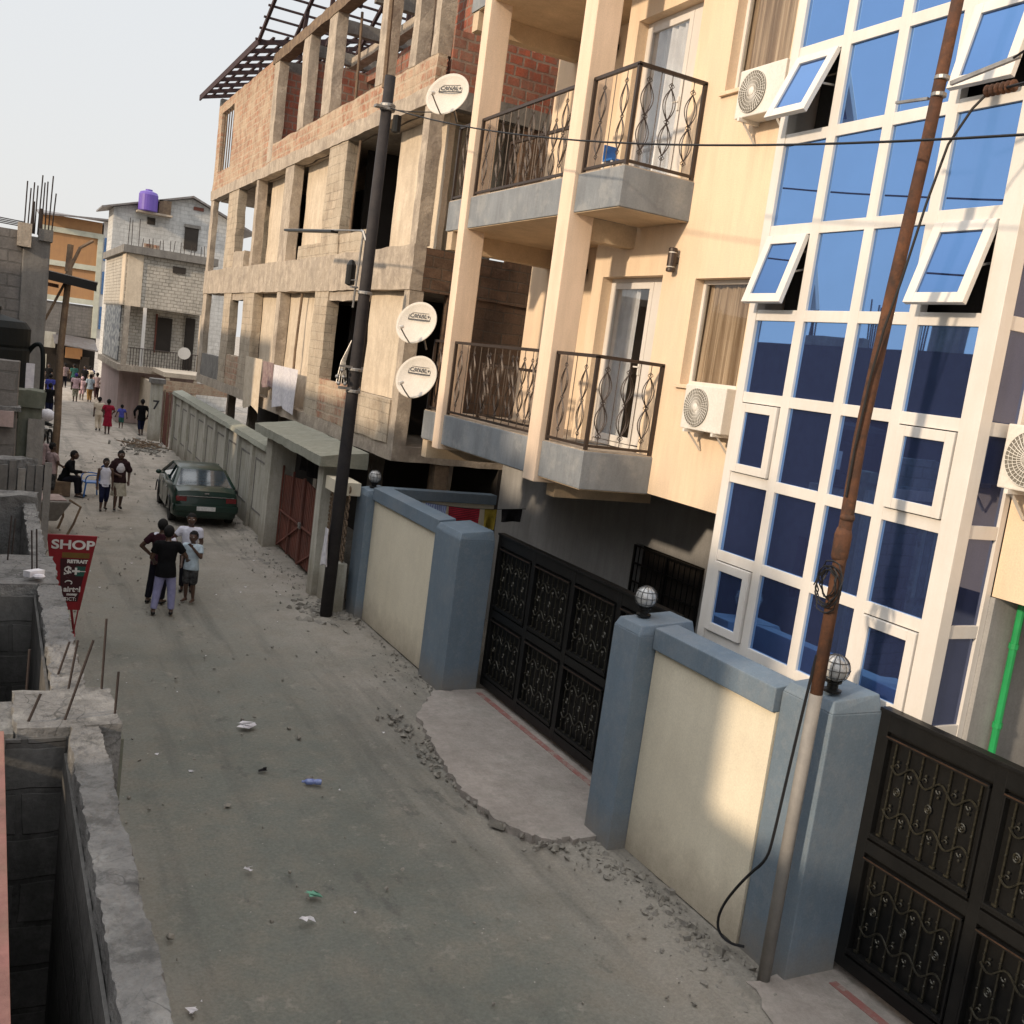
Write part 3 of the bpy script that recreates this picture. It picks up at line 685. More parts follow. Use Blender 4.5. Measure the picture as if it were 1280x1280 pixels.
# glass bay --------------------------------------------------------------
BX = 7.43
rows = [1.55, 2.49, 3.42, 4.32, 5.22, 6.12, 7.02, 7.98, 8.87, 9.78, 10.68, 11.6, 12.5, 13.4, 14.3]
cols = [8.99, 8.18, 7.44, 6.705, 5.80]
sash_cells = {(0, k) for k in range(1, 14, 2)} | {(3, k) for k in range(1, 14, 2)}
open_cells = {(0, 5): 17, (0, 7): 25, (3, 5): 17, (3, 7): 13}
fr = MB(); W = .062; D = .05
fr.box(BX-.02, BX+.10, 8.865, 8.99, .1, 14.5)
fr.box(BX-.03, BX+.12, 5.78, 5.98, .1, 14.5)
A(fr, 'curtain_wall_frame', 'white', bevel=.006)
for y in cols[1:4]: A(MB().box(BX-.012, BX+.08, y-W, y+W, .1, 14.5), 'curtain_wall_mullion', 'white', bevel=.006)
tr = MB()
edges = [(8.18+W, 8.865), (7.44+W, 8.18-W), (6.705+W, 7.44-W), (5.98, 6.705-W)]
for z in rows:
    A(MB().box(BX-.008, BX+.078, 5.90, 8.90, z-.058, z+.058), 'curtain_wall_transom', 'white', bevel=.005)
def sash(a, b, z0, z1, ang):
    """top hung sash; hinge at the top edge"""
    root = MB(); w = .095; pts = []
    fm = MB(); frame_rect(fm, -.035, 0, b-a, -(z1-z0), 0, w, .055); mt = Matrix.Rotation(R(ang), 4, 'Y')
    tf = lambda mb: [tuple(mt @ Vector(p)+Vector((BX-.012, a, z1))) for p in mb.v]
    fm.v = tf(fm); s = A(fm, 'window_sash', 'white', bevel=.005)
    g = MB(); g.box(-.012, -.006, w-.005, b-a-w+.005, -(z1-z0)+w-.005, -w+.005); g.v = tf(g); A(g, 'pane', 'glass_sash' if ang else 'glass_blue', parent=s)
    if ang:
        st = MB()
        for yy in (a+.03, b-.03):
            L = (z1-z0)*.55; p = mt @ Vector((-.01, 0, -L))
            st.beam((BX+.02, yy, z1-.35), (BX-.012+p.x, yy, z1+p.z), .012, .02)
        A(st, 'stay', 'galv', parent=s)
for c in range(4):
    a, b = edges[c]
    for k in range(len(rows)-1):
        z0, z1 = rows[k]+.058, rows[k+1]-.058
        if (c, k) in sash_cells: sash(a+.012, b-.012, z0+.01, z1-.01, open_cells.get((c, k), 0))
        else: A(MB().box(BX+.022, BX+.034, a-.01, b+.01, z0-.01, z1+.01), 'glass_pane', 'glass_blue')
    A(MB().box(BX+.022, BX+.034, a-.01, b+.01, .5, 1.50), 'glass_pane', 'glass_blue')
# side of the bay
sd = MB(); 
sd.box(XW-.075, XW-.001, 5.79, 5.86, 1.0, 14.5)
for z in rows: sd.box(BX+.121, XW-.076, 5.795, 5.855, z-.06, z+.06)
A(sd, 'side_frame', 'white', bevel=.005)
for k in range(len(rows)-1): A(MB().box(BX+.115, XW-.07, 5.82, 5.832, rows[k]+.055, rows[k+1]-.055), 'glass_pane', 'glass_side')
sd = MB(); sd.box(BX+.10, XW, 8.93, 8.985, .1, 14.5); A(sd, 'side_frame', 'white')
A(MB().box(BX+.3, BX+.34, 6.0, 8.8, .5, 14.4), 'interior', 'dark')
A(MB().box(8.0, gx-.001, 5.74, 5.82, 0, 3.75), 'side_wall', 'ground_grey')
A(MB().box(8.0, gx-.001, 8.94, 9.0, 0, 3.75), 'side_wall', 'ground_grey')

# AC units ----------------------------------------------------------------
def ac_unit(loc, label):
    t = thing('air_conditioner', label, 'air conditioner', loc, 0, 'outdoor air conditioner units')
    w, h, d = .80, .55, .28      # along y, z, x; front faces -x
    MB().box(-d, 0, -w/2, w/2, 0, h).build('casing', 'plastic_w', t, bevel=.012)
    yc, zc = .13, h/2
    g = MB(); fc = (-d-.001, yc, zc)
    g.lathe((-d+.0, yc, zc), [(.235, 0), (.235, .012), (.0, .012)], 32, (-1, 0, 0)); fan = g.build('fan_grille', 'grille', t)
    s = MB()
    for k in range(36):
        a = k*2*math.pi/36; s.tube([(-d-.016, yc+.04*math.cos(a), zc+.04*math.sin(a)), (-d-.02, yc+.14*math.cos(a+.12), zc+.14*math.sin(a+.12)), (-d-.016, yc+.23*math.cos(a+.2), zc+.23*math.sin(a+.2))], .0035, 4, False)
    for r in (.08, .12, .16, .2, .235): s.tube([(-d-.018, yc+r*math.cos(i*.2618), zc+r*math.sin(i*.2618)) for i in range(25)], .003, 4, False)
    s.build('guard', 'plastic_w', t)
    MB().lathe((-d-.012, yc, zc), [(.045, 0), (.045, .012), (.02, .018)], 16, (-1, 0, 0)).build('hub', 'plastic_w', t)
    for yy in (-.28, .28): b = MB(); b.box(-d-.03, .0, yy-.02, yy+.02, -.04, -.001); b.beam((-.01, yy, -.25), (-d*.8, yy, -.04), .02, .02); b.build('bracket', 'plastic_w', t)
    mb = MB(); mb.tube([(-.08, -w/2-.005, .2), (-.06, -w/2-.06, .16), (-.02, -w/2-.07, .0), (-.02, -w/2-.07, -.45)], .014, 6); mb.build('hose', 'plastic_w', t, smooth=True)
    return t
ac = ac_unit((7.99, 9.92, 4.74), 'white air conditioner below the curtained window beside the glass bay')
dup(ac, (7.99, 9.80, 8.46), 0, 'white air conditioner on the upper floor behind the open glass sash')
dup(ac, (7.99, 5.34, 4.74), 0, 'white air conditioner on the cream wall at the right photo edge')
# wall lamps
def wlamp(loc, label):
    t = thing('wall_lamp', label, 'lamp', loc, 0, 'tubular lamps on the cream walls')
    MB().lathe((-.09, 0, -.16), [(.05, 0), (.06, .01), (.06, .05)], 14).build('shade', 'iron', t)
    MB().lathe((-.09, 0, -.10), [(.05, 0), (.05, .2)], 14).build('tube', 'plastic_w', t)
    mb = MB(); mb.lathe((-.09, 0, -.085), [(.06, 0), (.06, .17)], 14); mb.box(-.04, 0, -.03, .03, -.04, .04); mb.build('band', 'iron', t)
    MB().lathe((-.09, 0, .105), [(.06, 0), (.06, .04), (.045, .05)], 14).build('cap', 'iron', t)
    return t
wl = wlamp((XW-.002, 11.32, 6.88), 'black and white wall lamp between the lower balcony door and the curtained window')
dup(wl, (XR-.002, 15.25, 6.98), 0, 'wall lamp peeking past the near pillar on the lower balcony')
dup(wl, (XR-.002, 15.25, 10.65), 0, 'wall lamp peeking past the near pillar on the upper balcony')
# green drain pipe
mb = MB(); mb.tube([(8.3, 5.68, 3.72), (8.3, 5.68, .2)], .035, 10)
for z in (3.3, 2.55, 1.3): mb.lathe((8.3, 5.68, z), [(.046, 0), (.046, .05)], 10)
tag(mb.build('drain_pipe', 'green'), 'bright green drain pipe on the grey wall above the right gate', 'pipe')
# things on the upper balcony
t = thing('toy_chair', 'small blue child seat on the upper balcony floor by the railing corner', 'chair', (7.15, 11.9, 7.9))
mb = MB(); mb.box(-.1, .1, -.12, .12, .14, .17); mb.build('seat', 'bluechair', t, bevel=.006)
MB().box(-.1, .1, .1, .125, .17, .36).build('backrest', 'bluechair', t, bevel=.006)
for sx in (-.085, .085):
    for sy in (-.1, .1): MB().box(sx-.012, sx+.012, sy-.012, sy+.012, 0, .139).build('leg', 'plastic_w', t)
# ================================================================== UNFINISHED BUILDING
unf = thing('unfinished_building', 'unfinished raw concrete and red clay block building with a bare timber roof frame', 'building', (7.1, 19, 0))
def U(mb, name, mat, **kw):
    if mat in ('conc', 'block', 'brick', 'brick_red', 'render', 'block_brown', 'conc_dark', 'wood') and name not in ('roof_frame', 'side_wall', 'loose_boards', 'prop', 'window_bars') and 'rug' not in kw: kw.update(rug=.028, step=.4)
    mb.v = [(x-7.1, y-19, z) for x, y, z in mb.v]; par = kw.pop('parent', unf); return mb.build(name, mat, par, **kw)
k = .71; UX = 7.1
Yk = lambda v: v*k
Zk = lambda v: 5.2+(v-5.2)*k
Y0, Y1 = 18.66, 40.7
U(MB().box(UX, UX+9, Y0, Y1, 3.07, 3.38), 'floor_slab', 'conc')
U(MB().box(UX+.3, UX+9, Y0+.3, Y1-.3, 6.43, 6.70), 'floor_slab', 'conc'); U(MB().box(UX+.3, UX+9, Y0+.3, Y1-.3, 9.9, 10.2), 'floor_slab', 'conc')
# storey bands along the street
U(MB().box(UX-.02, UX+.22, Y0-.01, Y1, 6.43, 7.28), 'parapet', 'conc'); U(MB().box(UX-.03, UX+.25, Y0-.02, Y1, 9.90, 10.24), 'ring_beam', 'conc')
# band on the camera-facing side
U(MB().box(UX+.221, UX+8, Y0-.01, Y0+.2, 6.43, 7.25), 'parapet', 'block_brown')
U(MB().box(UX+.251, UX+8, Y0-.02, Y0+.22, 9.90, 10.24), 'ring_beam', 'conc_dark')
# --- first storey z 3.38..6.43
def col(y0, y1, z0, z1, mat='conc', x0=UX+.0, x1=UX+.28): return U(MB().box(x0, x1, y0, y1, z0, z1), 'column', mat)
LZ0, LZ1, MZ0, MZ1 = 3.381, 6.429, 7.281, 9.899
col(Y0+.001, Y0+.34, LZ0, LZ1); col(Y0+.001, Y0+.34, MZ0, MZ1)
for a, b in ((34.0, 35.6), (45.1, 47.2), (50.0, 51.6)): col(Yk(a), Yk(b), LZ0, LZ1, 'block' if b-a > 1.5 else 'conc')
col(Yk(40.5), Yk(41.0), LZ0, LZ1); col(Yk(56.4), Y1-.01, LZ0, LZ1, x1=UX+.2)
for a, b, mt in ((33.5, 35.6, 'block'), (40.3, 41.6, 'conc'), (46.2, 46.6, 'conc'), (50.3, 52.6, 'block')): col(Yk(a), Yk(b), MZ0, MZ1, mt)
col(Yk(56.6), Y1-.01, MZ0, MZ1, x1=UX+.2)
# recessed rendered panels and solid breast walls
def panel(y0, y1, z0, z1, mat, x=UX+.45, nm='infill_wall'): return U(MB().box(x, x+.12, y0, y1, z0, z1), nm, mat)
panel(Y0+.34, Yk(30.4), 4.25, LZ1, 'render', UX+.22); panel(Yk(35.6), Yk(40.5), LZ0, LZ1, 'render', UX+.30); panel(Yk(41.0), Yk(45.1), LZ0, LZ1, 'render', UX+.30)
panel(Y0+.34, Yk(30.6), MZ0, MZ1, 'render', UX+.55); panel(Yk(35.6), Yk(40.3), MZ0-.2, MZ1, 'render', UX+.42); panel(Yk(41.6), Yk(46.2), MZ0, MZ1, 'render', UX+.42)
panel(Yk(46.6), Yk(48.0), MZ0, MZ1, 'block', UX+.2)
U(MB().box(UX-.03, UX+.18, Y0+.341, Yk(30.4), LZ0, 4.249), 'breast_wall', 'block')
U(MB().box(UX+.0, UX+.2, Yk(30.4)+.001, Yk(34)-.001, LZ0, 4.33), 'breast_wall', 'brick')
U(MB().box(UX+.02, UX+.2, Yk(47.2), Yk(50)-.001, LZ0, 4.36), 'breast_wall', 'brick'); U(MB().box(UX+.02, UX+.2, Yk(51.6), Yk(56.4), LZ0, 4.2), 'breast_wall', 'conc_dark')
U(MB().box(UX+.0, UX+.2, Yk(48.0), Yk(50.3), MZ0, 7.8), 'breast_wall', 'conc')
U(MB().box(UX+.03, UX+.24, Yk(30.6)+.002, Yk(33.5)-.001, MZ0, 7.75), 'breast_wall', 'block')
U(MB().box(UX-.005, UX+.2, Yk(35.6), Yk(38.5), 7.28, 7.62), 'breast_wall', 'block')
# door head wall pieces
for a, b in ((30.4, 34.0), (47.2, 50.0)): U(MB().box(UX+.04, UX+.2, Yk(a)+.002, Yk(b)-.002, 6.2, 6.428), 'lintel', 'conc')
# dark rooms behind
for z0, z1 in ((3.39, 6.42), (6.71, 9.89)):
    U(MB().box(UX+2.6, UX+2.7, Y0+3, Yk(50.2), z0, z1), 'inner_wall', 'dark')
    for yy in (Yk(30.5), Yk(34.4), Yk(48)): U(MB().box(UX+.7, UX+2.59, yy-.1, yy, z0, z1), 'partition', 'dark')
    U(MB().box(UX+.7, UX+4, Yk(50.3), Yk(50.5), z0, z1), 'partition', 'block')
# side wall facing the camera
U(grid_wall(MB(), (Y0+.02, Y0+.2), UX+.8, UX+8, 3.38, 6.43, [], 'y'), 'side_wall', 'block_brown')
U(grid_wall(MB(), (Y0+.9, Y0+1.05), UX+.3, UX+2, 7.25, 9.9, [], 'y'), 'side_wall', 'render2')
U(grid_wall(MB(), (Y0+.03, Y0+.2), UX+2, UX+8, 7.25, 9.9, [], 'y'), 'side_wall', 'block_brown')
U(grid_wall(MB(), (Y0+.0, Y0+.2), UX+.3, UX+8, 10.24, 11.3, [], 'y'), 'side_wall', 'brick_red')
U(grid_wall(MB(), (Y0+.4, Y0+.6), UX+2.2, UX+8, 11.3, 12.9, [(UX+4, UX+5, 11.5, 12.6)], 'y'), 'side_wall', 'brick_red')
# top storey
U(MB().box(UX+.0, UX+.2, Y0, Yk(45.0), 10.241, 10.8), 'brick_parapet', 'brick')
U(grid_wall(MB(), (UX, UX+.2), Yk(45.0), Y1, 10.241, 13.35, [(Yk(53.2), Yk(56.3), 10.85, 13.0)]), 'brick_wall', 'brick')
mb = MB()
for i in range(5): mb.box(UX+.06, UX+.1, Yk(53.7)+i*.42, Yk(53.7)+i*.42+.03, 10.85, 13.0)
U(mb, 'window_bars', 'wood')
for a, b in ((44.3, 45.1), (39.6, 40.5), (36.2, 37.2), (30.6, 31.3), (27.9, 28.4)):
    U(MB().box(UX-.01, UX+.26, Yk(a), Yk(b), 10.801 if a < 44 else 10.3, 13.2), 'column', 'conc')
for yy, xx in ((19.9, UX+.05), (18.75, UX+.0), (19.2, UX+1.4)): U(MB().box(xx, xx+.3, yy-.02, yy+.26, 10.81, 14.9), 'column', 'conc')
U(grid_wall(MB(), (UX+1.7, UX+1.9), Yk(34), Yk(45), 10.21, 12.7, [(Yk(37.2), Yk(39.8), 10.3, 12.4)]), 'brick_wall', 'brick_red')
U(grid_wall(MB(), (UX+1.0, UX+1.2), Y0+.8, Yk(31), 10.21, 12.9, []), 'brick_wall', 'brick_red')
U(grid_wall(MB(), (Yk(44.6), Yk(44.9)), UX+.27, UX+6, 10.21, 13.0, [], 'y'), 'brick_wall', 'brick_red')
U(grid_wall(MB(), (Yk(39.8), Yk(40.1)), UX+.27, UX+1.7, 10.21, 12.6, [], 'y'), 'brick_wall', 'brick_red')
for yy in (Yk(36.5), Yk(32)): U(grid_wall(MB(), (yy, yy+.2), UX+1.9, UX+6, 10.21, 12.9, [], 'y'), 'brick_wall', 'brick_red')
# head beams
U(MB().box(UX-.03, UX+.27, Yk(29), Yk(45.4), 13.201, 13.5), 'head_beam', 'wood')
U(MB().box(UX+1.5, UX+1.8, Yk(29), Yk(42), 12.95, 13.2), 'head_beam', 'conc')
for a in (45.0, 41.5, 37.5, 33.5, 30): U(MB().box(UX+.271, UX+6, Yk(a)-.2, Yk(a), 12.98, 13.3), 'cross_beam', 'conc_dark')
U(MB().box(UX, UX+7, Y1-.35, Y1, 13.36, 13.6), 'cross_beam', 'conc_dark')
# timber roof frame
EX, EZ, SL = 6.55, 13.68, .27
def roof_lattice(ya, yb, ex, ez, w, sl, dy=1.05, dx=.42):
    mb = MB(); n = int((yb-ya)/dy)
    for i in range(n+1):
        y = ya+(yb-ya)*i/n; mb.beam((ex, y, ez), (ex+w, y, ez+w*sl), .07, .13)
    for j in range(int(w/dx)+1):
        x = ex+j*dx; jit = rnd.uniform(-.03, .03)
        mb.beam((x, ya-.1, ez+(x-ex)*sl+.11), (x, yb+.4, ez+(x-ex)*sl+.11+jit), .075, .05)
    return mb
U(roof_lattice(32.1, 41.3, EX, EZ, 7.2, SL), 'roof_frame', 'timber_dark')
mb = MB()
for i in range(16):     # hip slope rising towards the camera
    y = 32.1-i*.46; mb.beam((EX-.1, y, EZ+i*.46*.44+.1), (14, y, EZ+i*.46*.44+.1), .075, .05)
for i in range(9):
    x = EX+i*.95; mb.beam((x, 32.2, EZ), (x, 25.1, EZ+7.1*.44), .08, .12)
U(mb, 'roof_frame', 'timber_dark')
U(roof_lattice(18.2, 26.5, 7.0, 15.6, 6.8, .22, 1.05, .45), 'roof_frame', 'timber_dark')
mb = MB(); mb.beam((EX-.02, 32.0, EZ+.02), (EX-.02, 41.7, EZ+.02), .05, .2); U(mb, 'fascia_board', 'timber_dark')
mb = MB(); mb.beam((6.98, 18.0, 15.62), (6.98, 26.8, 15.62), .05, .18); U(mb, 'fascia_board', 'timber_dark')
for y in (20, 22.5, 25, 27.6, 30.4, 33, 36):
    for x in (7.4, 9.5, 11.6):
        mb = MB(); mb.beam((x, y, 13.2), (x+.1, y, 15.4+(x-7)*.2 if y < 26.6 else (13.7+(32.1-y)*.44 if y < 32 else 13.7+(x-6.5)*.27)), .1, .1); U(mb, 'roof_post', 'timber_dark')
        if y < 26.6: mb = MB(); mb.beam((x, y, 13.3), (x+1.3, y+.4, 15.1+(x-6)*.2), .08, .08); U(mb, 'roof_brace', 'timber_dark')
# thin boards stacked on the parapet, formwork props
mb = MB()
for i in range(7): mb.beam((UX+.3+i*.07, 19.9+i*.1, 10.9+i*.09), (UX+1.0, 22.5, 11.2+i*.05), .1, .03)
mb.beam((UX+.1, 20.0, 13.4), (UX-.1, 20.5, 14.6), .08, .08)
U(mb, 'loose_boards', 'wood_yel')
mb = MB(); mb.tube([(UX-.1, 21.3, 10.6), (UX-.12, 21.5, 14.6)], .05, 6); U(mb, 'prop', 'wood')
for (yy, a, b, x) in ((23.3, 7.3, 9.85, 7.22), (26.9, 3.4, 6.4, 7.2), (29.2, 7.3, 9.85, 7.25), (33.4, 3.4, 6.4, 7.2), (21.1, 10.3, 13.1, 7.45), (25.2, 10.8, 13.2, 7.6)):
    mb = MB(); mb.tube([(x, yy, a), (x+rnd.uniform(-.04, .04), yy+rnd.uniform(-.15, .15), (a+b)/2), (x+rnd.uniform(-.05, .05), yy+rnd.uniform(-.2, .2), b)], .035, 6); U(mb, 'prop', 'wood')
# ground storey: dark void, posts, rear wall
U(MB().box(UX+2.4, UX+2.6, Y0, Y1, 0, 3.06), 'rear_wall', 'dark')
for y in (19.0, 23, 27.5, 32, 36.5, 40.2): U(MB().box(UX+1.2, UX+1.5, y, y+.3, 0, 3.065), 'column', 'conc')
U(MB().box(UX+1.0, UX+1.3, 18.7, 19.05, 0, 3.06), 'column', 'wood')

# laundry hung over the first floor edge
def cloth(name, label, y0, y1, z0, z1, x, mat, seed=0, group=None, cat='cloth', amp=.05):
    V = []; n, q = 16, 10
    for i in range(n+1):
        for j in range(q+1):
            u, v = i/n, j/q; y = y0+(y1-y0)*u; z = z1-(z1-z0)*v*(1+.06*math.sin(u*7+seed))
            V.append((x-amp*v*math.sin(u*14+seed+v*1.5)-.02, y, z))
    mb = MB(); mb.add(V, [(i*(q+1)+j, i*(q+1)+j+1, (i+1)*(q+1)+j+1, (i+1)*(q+1)+j) for i in range(n) for j in range(q)])
    o = mb.build(name, mat, smooth=True); return tag(o, label, cat, group)
m['cl_white'] = MF('white_sheet', (.62, .60, .62), (.5, .48, .52)); m['cl_cream'] = MF('cream_sheet', (.56, .48, .38), (.48, .4, .3), 6)
m['cl_blue'] = MF('checked_shirt', (.35, .40, .55), None, 12, stripes=('Y', 14, (.12, .15, .30))); m['cl_red'] = MF('red_cloth', (.45, .03, .05), (.32, .02, .03), 8, stripes=('Z', 9, (.09, .02, .03)))
m['cl_purple'] = MF('faded_mauve_cloth', (.26, .20, .19), (.18, .12, .13), 9); m['cl_navy'] = MF('navy_cloth', (.02, .025, .11)); m['cl_yel'] = MF('yellow_cloth', (.32, .24, .04)); m['cl_black'] = MF('black_cloth', (.012, .011, .012), (.02, .018, .02))
cloth('bed_sheet', 'white sheet hanging over the raw first floor edge of the unfinished building', 25.6, 28.1, 3.30, 4.42, 6.98, 'cl_white', 1, 'washing on the unfinished facade')
cloth('bed_sheet', 'long cream sheet hanging at the left of the washing on the unfinished facade', 29.5, 31.7, 2.98, 4.48, 6.97, 'cl_cream', 2, 'washing on the unfinished facade', amp=.03)
cloth('bed_sheet', 'faded mauve cloth hanging left of the white sheet', 28.15, 29.45, 3.75, 4.45, 6.97, 'cl_purple', 3, 'washing on the unfinished facade')
# washing line in the yard
yl = lambda u: Vector((7.3, 18.1, 2.42)).lerp(Vector((9.3, 16.9, 2.55)), u)
mb = MB(); mb.tube([yl(i/12)-Vector((0, 0, .08*math.sin(math.pi*i/12))) for i in range(13)], .006, 4); tag(mb.build('clothes_line', 'wire'), 'washing line across the yard behind the blue wall', 'line')
def hang(u0, u1, drop, mat, name, label):
    V = []; n, q = 10, 6
    for i in range(n+1):
        for j in range(q+1):
            u = i/n; p = yl(u0+(u1-u0)*u); s = .08*math.sin(math.pi*(u0+(u1-u0)*u)); V.append((p.x+.03*math.sin(9*u+j*.4)*j/q, p.y-.04*math.sin(8*u)*j/q, p.z-s-drop*j/q))
    mb = MB(); mb.add(V, [(i*(q+1)+j, i*(q+1)+j+1, (i+1)*(q+1)+j+1, (i+1)*(q+1)+j) for i in range(n) for j in range(q)])
    tag(mb.build(name, mat, smooth=True), label, 'laundry', 'clothes on the yard washing line')
hang(.16, .34, .34, 'cl_blue', 'shirt', 'pale blue checked shirt on the yard washing line'); hang(.36, .62, .5, 'cl_red', 'cloth', 'red striped cloth on the yard washing line')
hang(.02, .13, .22, 'cl_black', 'cloth', 'black garment at the far end of the yard washing line'); hang(.66, .76, .4, 'cl_yel', 'cloth', 'yellow cloth on the yard washing line'); hang(.8, .97, .25, 'cl_black', 'cloth', 'dark garments bunched at the near end of the yard washing line')

# ================================================================== NEIGHBOUR'S WALL, RED GATE
m['mossy_top'] = M('mossy_canopy', (.30, .30, .25), (.22, .22, .17), 2, .95, .5, 20, streak=.3, patch=[(2, (.36, .35, .30), .5)])
nb = thing('boundary_wall', 'weathered grey panelled wall of the neighbour with a canopied gateway', 'wall', (6.1, 19.0, 0), R(-1.35))
N = lambda mb, name, mat, **kw: mb.build(name, mat, kw.pop('parent', nb), **kw)
N(MB().box(-.02, .42, .75, 1.15, -.05, 2.78), 'pier', 'render2', bevel=.01); N(MB().box(-.02, .42, 5.5, 6.1, -.05, 2.78), 'pier', 'render2', bevel=.01)
N(MB().box(.42, .6, 5.5, 6.0, -.05, 2.78), 'return_wall', 'render2')
mb = MB(); mb.hexa([(-.25, .3, 2.781), (.75, .3, 2.781), (.75, 6.6, 2.781), (-.25, 6.6, 2.781)], [(-.25, .3, 2.98), (.75, .3, 3.12), (.75, 6.6, 3.12), (-.25, 6.6, 2.98)])
N(mb, 'canopy', 'mossy_top', rug=.02, step=.3)
N(MB().box(.1, .28, -.55, .749, -.05, 1.0), 'panel', 'render2')
mb = MB()
for i in range(7):
    for j in range(9): ring(mb, (.19, -.45+i*.19, 1.1+j*.17), .08, .02, 1, 6)
N(mb, 'openwork_blocks', 'wood'); N(MB().box(-.05, .4, -.5, .4, 2.35, 2.6), 'coping', 'wallcream')
L = 18.3; n = 9
N(MB().box(.14, .3, 6.1, 6.1+L, -.05, 2.3), 'panel', 'render2')
mb = MB(); mb.hexa([(.0, 6.1, 2.3), (.42, 6.1, 2.3), (.42, 6.1+L, 2.3), (.0, 6.1+L, 2.3)], [(.04, 6.1, 2.42), (.38, 6.1, 2.5), (.38, 6.1+L, 2.5), (.04, 6.1+L, 2.42)]); N(mb, 'coping', 'mossy_top', rug=.02, step=.4)
for i in range(n+1):
    yy = 6.12+i*(L-.3)/n; N(MB().box(.06, .36, yy, yy+.26, -.05, 2.299), 'pilaster', 'render2')
    if i < n:
        a, b = yy+.45, yy+(L-.3)/n-.19; mb = MB(); frame_rect(mb, .125, a, b, .55, 1.95, .05, .03); N(mb, 'moulding', 'conc_dark')
rg = thing('metal_gate', 'rusty red sheet metal gate under the concrete canopy', 'gate', (6.45, 20.1, 0), R(-1.35), None)
V = MB(); nn = 60
for i in range(nn): 
    y = i*4.3/nn; V.box(.0+.012*(i % 2), .02+.012*(i % 2), y, y+4.3/nn, .12, 2.05-.18*abs(i/nn-.5)*2)
V.build('sheet', 'rust_red', rg)
mb = MB()
for y in (0.02, 1.05, 2.13, 2.2, 3.2, 4.26): mb.box(-.05, -.005, y, y+.045, .1, 2.1)
mb.beam((-.03, 0.05, 1.0), (-.03, 2.1, .15), .03, .04); mb.beam((-.03, 4.2, .15), (-.03, 2.2, 1.0), .03, .04); mb.beam((-.04, 0, 1.0), (-.04, 4.3, 1.0), .03, .04)
mb.build('frame', 'rust_red', rg); mb = MB(); mb.box(-.09, -.05, 2.05, 2.2, .95, 1.08); mb.build('latch', 'galv', rg)
cloth('cloth', 'navy cloths hung in the gateway above the rusty red gate', 20.4, 21.9, 2.05, 2.6, 6.7, 'cl_navy', 4)
cloth('cloth', 'black cloths hung in the gateway left of the navy ones', 22.1, 23.6, 2.1, 2.65, 6.75, 'cl_black', 5)

# ================================================================== POLES, WIRES, DISHES
bp = thing('utility_pole', 'black tarred utility pole between the blue pier and the grey gateway', 'pole', (5.98, 18.25, 0))
top = Vector((-.02, -.40, 9.95))
MB().tube([(0, 0, -.1), (-.0, -.1, 3), (-.01, -.24, 6), top], [.122, .118, .108, .095], 14).build('shaft', 'poleblack', bp, smooth=True)
cl = MB()
for z in (9.42, 9.36, 6.15, 4.75, 4.35): cl.lathe((0, -.04*z, z), [(.125, 0), (.135, .01), (.135, .05), (.125, .06)], 16)
cl.box(-.25, .1, -.5, -.35, 9.38, 9.42); cl.box(-.32, .12, -.26, -.2, 4.8, 4.84); cl.box(-.3, .1, -.26, -.18, 4.4, 4.45)
for i in range(5): cl.ball((-.18-.05*i, -.2-.03*i, 4.5+.12*(i % 3)), .04, 8); cl.tube([(-.15-.05*i, -.2, 4.5), (-.2-.02*i, -.15, 4.9), (-.14, -.2, 5.3)], .008, 4)
cl.build('clamp', 'galv', bp)
ib = MB(); ib.lathe((.16, -.48, 9.0), [(.02, .32), (.075, .30), (.08, .02), (.02, 0)], 10); ib.build('insulator', 'black', bp)
mb = MB(); mb.tube([(-.1, -.28, 7.1), (-.14, -.2, 7.25), (-.14, -.1, 7.28)], .03, 6); mb.tube([(-.14, -.1, 7.28), (-.14, 5.3, 7.62)], .018, 6); mb.tube([(-.14, -.2, 7.25), (-.14, -.05, 5.9)], .02, 6)
arm = mb.build('lamp_arm', 'galv', bp)
MB().beam((-.14, 1.6, 7.36), (-.14, 5.35, 7.60), .16, .05).build('lamp_head', 'black', arm, bevel=.01)
MB().lathe((-.12, .35, 6.3), [(.02, 0), (.09, .03), (.09, .38), (.05, .46), (.02, .48)], 12).build('meter_box', 'black', bp)
mb = MB(); mb.box(-.22, -.1, -.12, .0, 6.25, 6.28); mb.tube([(-.13, -.1, 6.4), (-.13, .3, 6.4)], .01, 4); mb.build('bracket', 'galv', bp)
c = cloth('cloth', 'white rag tied round the foot of the black street pole', -.12, .10, 1.05, 1.75, -.15, 'cl_white', 2)
c.location = (5.98, 18.22, 0)

rp = thing('utility_pole', 'tall rusty steel pole standing against the blue pier, grey towards the ground', 'pole', (6.50, 6.18, 0))
P = [(0.0, 0, 0), (0.01, -.01, 2.75)]
MB().tube([(0, 0, -.05), (.0, .0, 1.4), (.0, -.01, 2.76)], .058, 14).build('painted_foot', 'greypipe', rp, smooth=True)
MB().tube([(.0, -.01, 2.761), (0, .0, 4.0), (.0, 0.02, 5.0), (.02, -.02, 6.2), (.02, -.1, 7.4), (.02, -.19, 9.6)], [.055, .057, .055, .053, .050, .046], 14).build('shaft', 'rust', rp, smooth=True)
mb = MB(); mb.lathe((0, 0.01, 3.95), [(.06, 0), (.072, .03), (.075, .22), (.06, .28)], 14); mb.lathe((0, .0, 4.3), [(.058, 0), (.064, .02), (.058, .05)], 14); mb.build('collar', 'rust', rp, smooth=True)
cl = MB()
for z in (7.87, 7.74): cl.lathe((.02, -.13, z), [(.053, 0), (.06, .005), (.06, .03), (.053, .035)], 14)
cl.beam((.0, -.05, 7.74), (.0, .28, 7.76), .03, .02); cl.beam((.05, -.2, 7.84), (.1, -.75, 7.95), .03, .03)
